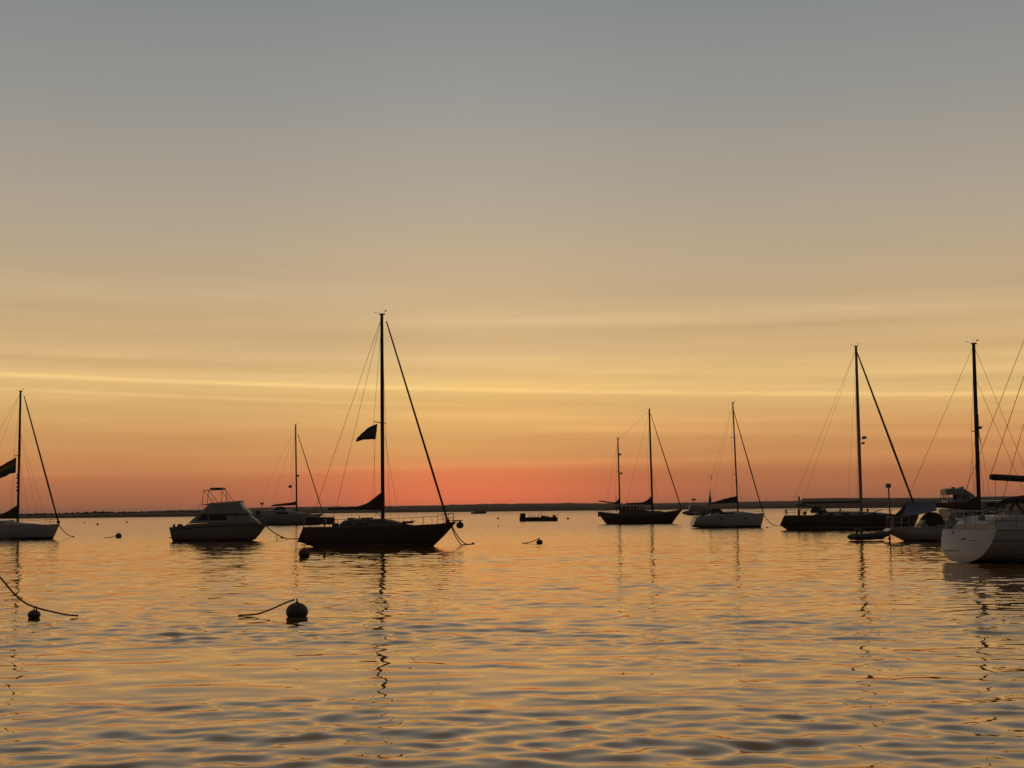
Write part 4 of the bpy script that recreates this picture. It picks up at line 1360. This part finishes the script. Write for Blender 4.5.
# ================================================================== inflatable dinghy behind it
def dinghy():
    p, rz = place(871, 540.6, 4)
    k = scale(p)
    o = thing('inflatable_dinghy', 'dark inflatable dinghy with an outboard motor lying astern of the white sloop', 'dinghy', p, rz)
    X = lambda px: (px - 871) * k
    Z = lambda py: (541 - py) * k
    for sg in (-1, 1):
        pts = [(X(849.5), sg * .48, Z(537.5)), (X(853), sg * .5, Z(537.4)), (X(870), sg * .52, Z(537)), (X(880), sg * .42, Z(535.6)), (X(886), sg * .22, Z(534.2)), (X(889), .0, Z(533.4))]
        MB().tube(pts, [.07, .2, .21, .2, .19, .17], 12).build('air_tube', MT['rubber'], o)
    MB().box((X(868), 0, Z(539)), (30 * k, .8, 1.4 * k), bev=.3).build('floor', MT['grey'], o)
    MB().box((X(853), 0, Z(536)), (1 * k, .9, 4.5 * k), bev=.3).build('transom', MT['wood'], o)
    m = MB(); m.box((X(857), -.05, Z(530.4)), (5 * k, .32, 4.2 * k), bev=.4); m.box((X(856.4), -.05, Z(535.4)), (2.4 * k, .18, 7 * k), bev=.3)
    m.tube([(X(858), -.05, Z(531)), (X(866), -.05, Z(529.6))], .03, 6)
    m.build('outboard_motor', MT['black'], o)
    MB().box((X(868), 0, Z(534.6)), (2 * k, .95, .6 * k), bev=.3).build('seat', MT['wood'], o)
dinghy()

# ================================================================== motor yacht behind
def yacht():
    dist = 135.0
    p = at_dist(975, dist)
    rz = 0.0
    k = scale(p)
    hy = 504.9 + CAMZ / k
    o = thing('motor_yacht', 'white motor yacht with a roofed flybridge behind the white sloop at right', 'motorboat', (p.x, p.y, 0), rz, 'motorboats among the sailing boats')
    X = lambda px: (px - 975) * k
    Z = lambda py: (hy - py) * k
    sheer = [(X(941), Z(518)), (X(975), Z(517)), (X(1020), Z(515)), (X(1062), Z(512))]
    keel = [(X(941), -.3), (X(985), -.6), (X(1030), -.4), (X(1046), 0), (X(1062), Z(512.4))]
    B = Boat(sheer, keel, beamline(X(941), X(1062), 1.8, 2.0, .35), full=3.0)
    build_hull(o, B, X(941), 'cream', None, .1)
    base = lambda x: interp(sheer, x) - .06
    prof = [(X(943), Z(508.4)), (X(976), Z(507.6)), (X(1008), Z(507)), (X(1024), Z(514))]
    wid = [(X(943), 1.6), (X(1000), 1.55), (X(1024), 1.1)]
    cab = trunk(prof, base, wid, .9).build('saloon', MT['cream'], o)
    yf = lambda x, z: interp(wid, x) * .955
    for a, c in ((956, 962), (968, 976), (982, 990), (992, 1003)):
        window_strip(cab, X(a), X(c), Z(514.6), Z(510.6), yf, .0)
    up = trunk([(X(955), Z(507)), (X(960), Z(501)), (X(1003), Z(500.4)), (X(1010), Z(507))], lambda x: Z(507.6), [(X(955), 1.5), (X(1010), 1.3)], .92).build('wheelhouse', MT['cream'], o)
    for a, c in ((962, 972), (982, 991), (992, 1001)):
        window_strip(up, X(a), X(c), Z(506), Z(502.6), lambda x, z: 1.43, .0)
    rf = trunk([(X(943.4), Z(489.2)), (X(945.5), Z(488.2)), (X(962), Z(488)), (X(969.5), Z(493)), (X(971), Z(494.6))], lambda x: Z(494.3), [(X(943.4), .85), (X(971), .75)], .93).build('flybridge_roof', MT['cream'], o)
    MB().box((X(953.6), 0, Z(487.4)), (2.8 * k, .5, 1.6 * k), bev=.35).build('radar', MT['black'], rf)
    MB().prism([(X(958), Z(488)), (X(962.6), Z(486.2)), (X(963), Z(487.6)), (X(960), Z(488.3))], -.5, .5).build('antenna_wing', MT['grey'], rf)
    for a, w in ((943.4, .06), (946.2, .06), (957, .25), (959.8, .22), (967.5, .25)):
        for sg in (-1, 1):
            MB().box((X(a), sg * .7, Z(497.6)), (w, .08, 7 * k)).build('roof_post', MT['cream'], rf)
    for sg in (-1, 1):
        MB().prism([(X(960.5), Z(494.4)), (X(967), Z(494.4)), (X(967), Z(500.6)), (X(960.5), Z(500.6))], sg * .72 - .01, sg * .72 + .01).build('side_pane', MT['clear'], rf, smooth=False)
        MB().prism([(X(967.5), Z(493.6)), (X(970.5), Z(494)), (X(977), Z(500.6)), (X(972), Z(500.6))], sg * .72 - .03, sg * .72 + .03).build('wing', MT['cream'], rf, smooth=False)
    fb = trunk([(X(944), Z(501.4)), (X(945), Z(499.8)), (X(972), Z(499.4)), (X(978), Z(501.4))], lambda x: Z(503), [(X(944), .95), (X(978), .9)], .95).build('flybridge', MT['cream'], o)
    for a, c in ((958.5, 519), (961, 516)):
        pass
    b = MB()
    for a in (956, 963, 970, 977):
        b.box((X(a), -1.7, Z(515.5)), (.12, .06, 3.6), bev=.2) if False else b.tube([(X(a), -1.75, Z(518)), (X(a), -1.75, Z(511))], .03, 5)
    b.tube([(X(945), -1.75, Z(511)), (X(985), -1.75, Z(510.5))], .03, 5)
    b.build('side_rail', MT['steel'], o)
yacht()

# ================================================================== foreground white sloop, right edge
def near_sloop():
    th = 18.0
    p = at(970, 562.5)
    rz = R(th)
    k = scale(p)
    o = thing('sailboat', 'near white sloop with a rounded transom and dark bimini at the right edge', 'sailboat', p, rz, SAIL_GROUP)
    L1 = 13.2
    sheer = [(0, 1.27), (1.5, 1.24), (4, 1.24), (9, 1.38), (L1, 1.65)]
    keel = [(0, .0), (1.0, -.12), (3, -.4), (6, -.6), (9, -.4), (12.4, 0), (L1, 1.6)]
    bl = beamline(0, L1, 1.72, 2.05, .5)
    B = Boat(sheer, keel, bl, full=2.3, rake=.42, rlen=1.6)
    B.bulge = .13
    h = build_hull(o, B, 0, 'white', None, .13, stripe=(.82, .87, 'stripe'))
    # hull vents and transom marks
    MB().lathe([(.05, -.02), (.06, 0), (.03, .02)], n=10)
    for x in (2.3,):
        MB().tube([(x, -B.y(x, .35) - .015, .35), (x, -B.y(x, .35) + .02, .35)], .05, 10).build('exhaust_outlet', MT['black'], h)
    # transom frame: boat axis points into the transom plane
    def tp(y, z, off=.012):
        zl, zh = 0.0, 1.27
        t = z / zh
        rr_ = min(1, max(abs(y) / 1.72, abs(z - .62) / .64))
        return Vector((-.42 * (1 - t) - off - .12 * (1 - rr_ * rr_), y, z))
    def tbox(y, z, w, hh, d=.03, name='transom_mark', m='black'):
        sl = math.atan2(.42, 1.27)
        MB().box(tp(y, z), (d, w, hh), Matrix.Rotation(-sl * -1, 3, 'Y'), .3).build(name, MT[m], h)
    letters(h, tp)
    tbox(.62, .45, 1.0, .03, .05, 'swim_step_seam', 'grey')
    tbox(.05, .9, .26, .07, .03, 'handhold', 'black')
    tbox(.92, 1.12, .04, .2, .03, 'ladder_hinge', 'grey')
    tbox(-.55, .86, .5, .02, .02, 'name_line', 'grey')
    # coaming, cabin
    base = lambda x: interp(sheer, x) - .05
    co = trunk([(.25, 1.45), (.6, 1.75), (2.6, 1.8), (3.6, 1.75), (3.9, 1.5)], base, [(.25, 1.5), (3.9, 1.55)], .85).build('cockpit_coaming', MT['white'], o)
    prof = [(3.7, 1.5), (4.0, 1.85), (7.2, 1.8), (9.2, 1.6), (10.4, 1.45)]
    wid = [(3.7, 1.4), (7, 1.3), (10.4, .5)]
    cab = trunk(prof, base, wid).build('cabin', MT['white'], o)
    window_strip(cab, 4.3, 6.6, 1.42, 1.65, lambda x, z: interp(wid, x) * .93)
    # stern seats, rail, helm
    MB().box((.45, 1.25, 1.95), (.45, .5, .07), bev=.3).build('stern_seat', MT['white'], o)
    MB().box((.45, -1.25, 1.95), (.45, .5, .07), bev=.3).build('stern_seat', MT['white'], o)
    b = MB()
    for sg in (-1, 1):
        y = sg * 1.58
        b.tube([(.05, sg * .35, 1.25), (.05, sg * .35, 1.98), (.05, y, 1.98), (1.9, sg * 1.78, 1.95)], .018, 6)
        b.tube([(.05, sg * .35, 1.62), (.05, y, 1.62), (1.9, sg * 1.78, 1.6)], .014, 6)
        for x in (.05, .95, 1.9):
            b.tube([(x, y + sg * .09 * x, 1.2), (x, y + sg * .09 * x, 1.97)], .018, 6)
    b.build('pushpit', MT['steel'], o)
    ring = [(1.55 + .05 * math.sin(t), .5 * math.cos(t), 1.72 + .45 * math.sin(t)) for t in np.linspace(0, 2 * math.pi, 26)]
    wh = MB().tube(ring, .016, 6)
    for q in range(5):
        t = q * 2 * math.pi / 5
        wh.tube([(1.55, 0, 1.72), (1.55, .45 * math.cos(t), 1.72 + .45 * math.sin(t))], .01, 5)
    wh.build('steering_wheel', MT['wire'], o)
    MB().box((1.75, 0, 1.6), (.28, .3, .9), bev=.3).build('helm_pedestal', MT['white'], o)
    # bimini with frame and clear side panels
    def hoop(x, zt, w, drop=.22):
        return [(x, w * t, zt - drop * abs(t) ** 2.6) for t in (-1, -.85, -.6, -.3, 0, .3, .6, .85, 1)]
    rings = []
    for x, zt in ((2.1, 2.40), (2.25, 2.52), (3.0, 2.6), (4.0, 2.62), (4.8, 2.55), (5.6, 2.3)):
        t = hoop(x, zt, 1.2)
        rings.append(t + [(a, b_, c - .03) for a, b_, c in t[::-1]])
    bi = MB().loft(rings).build('bimini', MT['night'], o)
    for y0_, z0_, y1_, z1_ in ((1.2, 2.2, 1.3, 1.72), (.97, 2.3, .5, 1.84), (.5, 1.84, .05, 2.32), (.05, 2.32, -.6, 1.84), (-.6, 1.84, -1.1, 2.28), (-1.2, 2.2, -1.3, 1.72)):
        MB().tube([(2.12, y0_, z0_), (2.12, y1_, z1_)], .04, 6).build('bimini_pole', MT['black'], bi)
    MB().prism([(1.15, 2.18), (.6, 2.3), (-.6, 2.3), (-1.15, 2.18), (-1.25, 1.75), (1.25, 1.75)], 0, .012).build('clear_panel', MT['vinyl'], bi, smooth=False).rotation_euler = (0, 0, 0)
    pn = [c for c in bi.children if c.name.startswith('clear_panel')][0]
    for v in pn.data.vertices:
        v.co = (2.16 + v.co.y, v.co.x, v.co.z)
    MB().prism([(1.15, 2.18), (.6, 2.42), (0, 2.48), (-.6, 2.42), (-1.15, 2.18), (-1.1, 2.1), (-.6, 2.24), (0, 2.28), (.6, 2.24), (1.1, 2.1)], 0, .02).build('valance', MT['night'], bi, smooth=False)
    va = [c for c in bi.children if c.name.startswith('valance')][0]
    for v in va.data.vertices:
        v.co = (2.08 + v.co.y, v.co.x, v.co.z)
    for sg in (-1, 1):
        y = sg * 1.2
        for q in ([(2.2, 2.2), (3.0, 1.65)], [(3.9, 2.35), (3.0, 1.65)], [(5.5, 2.1), (4.6, 1.65)]):
            MB().tube([(a, y, c) for a, c in q], .035, 6).build('bimini_pole', MT['black'], bi)
        MB().prism([(2.25, 2.2), (3.9, 2.36), (5.5, 2.1), (5.4, 1.7), (2.3, 1.7)], y - sg * .03 - .006, y - sg * .03 + .006).build('clear_panel', MT['vinyl'], bi, smooth=False)
    # spars
    mx = 7.5
    mast, P = add_mast(o, mx, 1.7, 18.2, .05, .11, 'darkmast', [(7, 1.0), (12, .9)])
    bm = MB().tube([(1.05, 0, 3.28), (1.2, 0, 3.28), (mx, 0, 2.95)], [.1, .13, .13], 10, flat=.75).build('boom', MT['darkmast'], o)
    sail_cover(o, 3.6, mx, 3.25, 3.05, [(3.6, 3.3), (5.5, 3.5), (7, 3.8), (7.5, 4.2)], .18, 'brown')
    hd = P(18.1)
    rig_line('topping_lift', [hd, (1.08, 0, 3.35)], o, .017)
    rig_line('backstay', [hd, (.12, 1.4, 1.25)], o, .014)
    rig_line('backstay', [hd, (.12, -1.4, 1.25)], o, .014)
    for sg in (-1, 1):
        rig_line('shroud', [hd, P(12) + Vector((-.18, sg * .9, .05)), P(7) + Vector((-.18, sg * 1, .05)), (mx - .2, sg * 1.9, 1.3)], o, .012)
    f1 = Vector((L1 - .25, 0, 1.6))
    MB().tube([hd, hd.lerp(f1, .5), f1], [.04, .07, .07], 8).build('furled_jib', MT['sail'], o)
    rig_line('mainsheet', [(1.3, 0, 3.2), (1.2, 0, 1.8)], o, .012)
    add_pulpit(o, B, L1 - 1.5, L1 - .15, .6)
    add_stanchions(o, B, [2.6, 4.4, 6.2, 8.0, 9.8], .62, 1.9, L1 - 1.5)
    # gear on the stern rail
    MB().box((.0, 1.1, 1.78), (.25, .36, .32), bev=.3).build('horseshoe_buoy', MT['cream'], o)
    MB().box((.02, -.8, 1.72), (.2, .34, .22), bev=.3).build('grill', MT['grey'], o)
def letters(h, tp):
    pass
near_sloop()

# ================================================================== far small craft
def workboat():
    p = at(479, 513.8)
    k = scale(p)
    o = thing('workboat', 'small dark workboat far off below the reddest part of the sky', 'boat', p, 0.0)
    X = lambda px: (px - 479) * k
    sheer = [(X(471), 1.1), (X(479), .9), (X(487), 1.5)]
    keel = [(X(471), 0), (X(473), -.4), (X(484), -.4), (X(486), .3), (X(487), 1.45)]
    B = Boat(sheer, keel, beamline(X(471), X(487), 1.4, 1.6, .4))
    build_hull(o, B, X(471), 'dark', None, .1, rail=False)
    MB().box((X(481), 0, 1.7), (3.4, 2.2, 1.7), bev=.15).build('wheelhouse', MT['grey'], o)
    MB().box((X(476), 0, 1.2), (2.4, 1.8, .8), bev=.15).build('engine_box', MT['black'], o)
workboat()

def launch():
    p = at(694, 515.2)
    k = scale(p)
    o = thing('motorboat', 'far grey motorboat with a radar arch between the ketch and the small pale sloop', 'motorboat', p, 0.0, 'motorboats among the sailing boats')
    X = lambda px: (px - 694) * k
    Z = lambda py: (515.2 - py) * k
    sheer = [(X(682.5), Z(512)), (X(690), Z(510)), (X(700), Z(509.6)), (X(716), Z(508.6))]
    keel = [(X(682.5), Z(513.6)), (X(686), Z(514.6)), (X(692), -.4), (X(705), -.5), (X(712), 0), (X(716), Z(508.8))]
    B = Boat(sheer, keel, beamline(X(682.5), X(716), 1.2, 1.5, .4))
    build_hull(o, B, X(690), 'grey', None, .1, rail=False)
    trunk([(X(689), Z(510)), (X(690), Z(505)), (X(700), Z(505)), (X(708), Z(509.4))], lambda x: Z(510.4), [(X(689), 1.1), (X(708), .9)], .9).build('cabin', MT['cream'], o)
    mp = MB().tube([(X(694), 0, Z(505)), (X(694), 0, Z(500))], .1, 6).build('radar_post', MT['grey'], o)
    MB().box((X(694), 0, Z(499.6)), (4.2 * k, .8, 1.8 * k), bev=.3).build('radar', MT['black'], mp)
launch()

def float_dock():
    p = at(538.5, 521.2)
    k = scale(p)
    o = thing('float', 'low dark work float with a box at its left end and thin posts along it', 'float', p, 0.0)
    X = lambda px: (px - 538.5) * k
    Z = lambda py: (521.2 - py) * k
    b = MB()
    b.box((0, 0, .1), (38 * k, 2.6, 1.1), bev=.06)
    b.build('pontoon', MT['wood'], o)
    MB().box((0, 0, .7), (38.4 * k, 2.7, .14), bev=.2).build('decking', MT['wood'], o)
    MB().box((X(523), 0, Z(515.3)), (5.2 * k, 1.4, 4.4 * k), bev=.08).build('locker', MT['black'], o)
    r = random.Random(2)
    b = MB()
    for a in (520.5, 528.5, 531, 534, 538.5, 542.5, 545, 548.5, 552, 555, 557.5):
        hh = r.uniform(2.0, 4.0) if a != 542.5 else 7
        b.tube([(X(a), r.uniform(-.9, .9), .7), (X(a) + r.uniform(-.15, .15), r.uniform(-.9, .9), .7 + hh * k)], .045, 5)
    b.build('post', MT['wood'], o)
    b = MB()
    for a, c in ((529.5, 534), (534, 540), (545, 552)):
        b.tube(sag((X(a), -.8, Z(515.6)), (X(c), -.8, Z(514.8)), .35, 8), .03, 4)
    b.build('chain', MT['rope'], o)
    b = MB()
    for a, w, hh in ((543, 4, 1.6), (547, 3, 1), (554.5, 3, 2.2)):
        b.box((X(a), .1, .75 + hh * k / 2), (w * k, 1, hh * k), bev=.3)
    b.build('gear_pile', MT['canvas'], o)
float_dock()

# ================================================================== buoys
BG = 'mooring buoys'
def ball(px, py, dia, label, squash=.9, waterline=.35, ring=True, name='mooring_buoy', tilt=0.0):
    p = at(px, py)
    o = thing(name, label, 'buoy', p, random.uniform(0, 6), BG)
    r = dia / 2
    prof = []
    for t in np.linspace(-math.pi / 2, math.pi / 2, 15):
        prof.append((max(r * math.cos(t), .004), r * squash * math.sin(t) + r * squash * (1 - 2 * waterline)))
    bb = MB().lathe(prof, n=24).build('float', MT['buoy'], o)
    if ring:
        top = r * squash * (2 - 2 * waterline)
        b = MB().lathe([(r * .12, top - r * .06), (r * .16, top + r * .02), (r * .12, top + r * .08), (.01, top + r * .1)], n=12)
        b.tube([(r * .14 * math.cos(t), 0, top + r * .2 + r * .14 * math.sin(t)) for t in np.linspace(0, 6.283, 12)], r * .045, 6)
        b.build('eye', MT['rope'], o)
        MB().lathe([(r * 1.005, r * squash * (.92 - 2 * waterline) ), (r * 1.012, r * squash * (1.0 - 2 * waterline)), (r * 1.005, r * squash * (1.08 - 2 * waterline))], n=24).build('band', MT['buoytop'], o)
    o.rotation_euler.x = tilt
    return o
ball(297, 616.5, .47, 'largest round mooring ball, nearest of all in the open water', .82, .24)
ball(34, 618, .27, 'small oval buoy hanging on a slack rope at the lower left', .78, .18)
ball(304.3, 557, .57, 'dark round mooring ball just off the stern of the large dark sloop', .95, .2)
ball(118.6, 537.6, .58, 'dark mooring ball right of the light sloop at the left edge, a rope trailing left', .9, .2)
ball(539.5, 543.6, .42, 'dark mooring buoy with a trailing rope, alone in the middle of the water', .85, .25)
ball(568, 519.4, .5, 'tiny distant buoy just right of the work float', 1.1, .2, False)
ball(97.5, 525, .45, 'lowest of three tiny distant buoys near the left shore', 1.1, .2, False)
ball(84.5, 523, .32, 'leftmost of three tiny distant buoys near the left shore', 1.1, .2, False)
ball(127, 522.6, .45, 'rightmost of three tiny distant buoys near the left shore', 1.1, .2, False)
ball(498, 519, .5, 'upper of two tiny distant buoys left of the work float', 1.1, .2, False)
ball(498.3, 526.8, .18, 'lower of two tiny distant buoys left of the work float', 1.1, .2, False)
def spar_buoy():
    p = at(324.3, 556.6)
    o = thing('spar_buoy', 'thin upright pickup buoy under the hull of the large dark sloop', 'buoy', p, 0, BG)
    MB().lathe([(.02, -.2), (.055, -.1), (.06, .2), (.05, .26), (.02, .3)], n=12).build('float', MT['black'], o)
    MB().tube([(0, 0, .28), (.01, 0, .4)], .015, 6).build('stick', MT['black'], o)
spar_buoy()

def bez(pts, n=24):
    """smooth curve through pixel-free world points (Catmull-Rom)"""
    pts = [Vector(p) for p in pts]
    P = [pts[0]] + pts + [pts[-1]]
    out = []
    for i in range(1, len(P) - 2):
        for t in np.linspace(0, 1, n // (len(pts) - 1) + 2)[:-1]:
            a, b, c, d = P[i - 1], P[i], P[i + 1], P[i + 2]
            out.append(0.5 * ((2 * b) + (c - a) * t + (2 * a - 5 * b + 4 * c - d) * t * t + (3 * b - a - 3 * c + d) * t ** 3))
    out.append(pts[-1])
    return out
# rope of the large ball: up out of the water to its eye
b0 = at(297, 616.5)
r_ = b0.normalized(); side = Vector((1, 0, 0))
kk = scale(b0)
def off(px, py, base_px=297, base_py=616.5, b=b0, s=side, k=kk, d=0.0):
    return b + s * ((px - base_px) * k) + r_ * d + Vector((0, 0, (base_py - py) * k))
mooring_line(bez([off(238, 615.4, d=.2), off(248, 615.0, d=.2), off(257, 614.0, d=.15), off(266, 611), off(277, 606.6), off(287, 602.2), off(294.5, 599.8)]),
             'thick rope rising out of the water to the largest round mooring ball', .019)
b1 = at(34, 618)
r_ = b1.normalized(); side1 = Vector((1, 0, 0)); k1 = scale(b1)
def off1(px, py, d=0.0):
    return b1 + side1 * ((px - 34) * k1) + r_ * d + Vector((0, 0, (618 - py) * k1))
mooring_line(bez([off1(-70, 480), off1(-35, 538), off1(0, 578), off1(13, 593), off1(25, 603), off1(38, 608.3), off1(54, 612.4), off1(66, 615), off1(78, 616.2)], 40),
             'long slack rope coming in from the lower left edge above a small oval buoy', .019)
mooring_line([off1(36, 606.5), off1(36.5, 609.5), off1(36, 612)], 'short strop joining the small oval buoy to its slack rope', .016)
for (px, py), (qx, qy), hh, lab in (((118.6, 537.6), (104, 538), .3, 'thin rope trailing left from the mooring ball by the left sloop'),
                                   ((539.5, 543.6), (522, 543.4), .36, 'thin rope trailing left from the lone mooring buoy in mid water')):
    a = at(px, py) + Vector((0, 0, hh))
    c = at(qx, qy)
    mooring_line([Vector((q.x, q.y, max(q.z, .015))) for q in sag(a, c, .08, 10)], lab, .03)
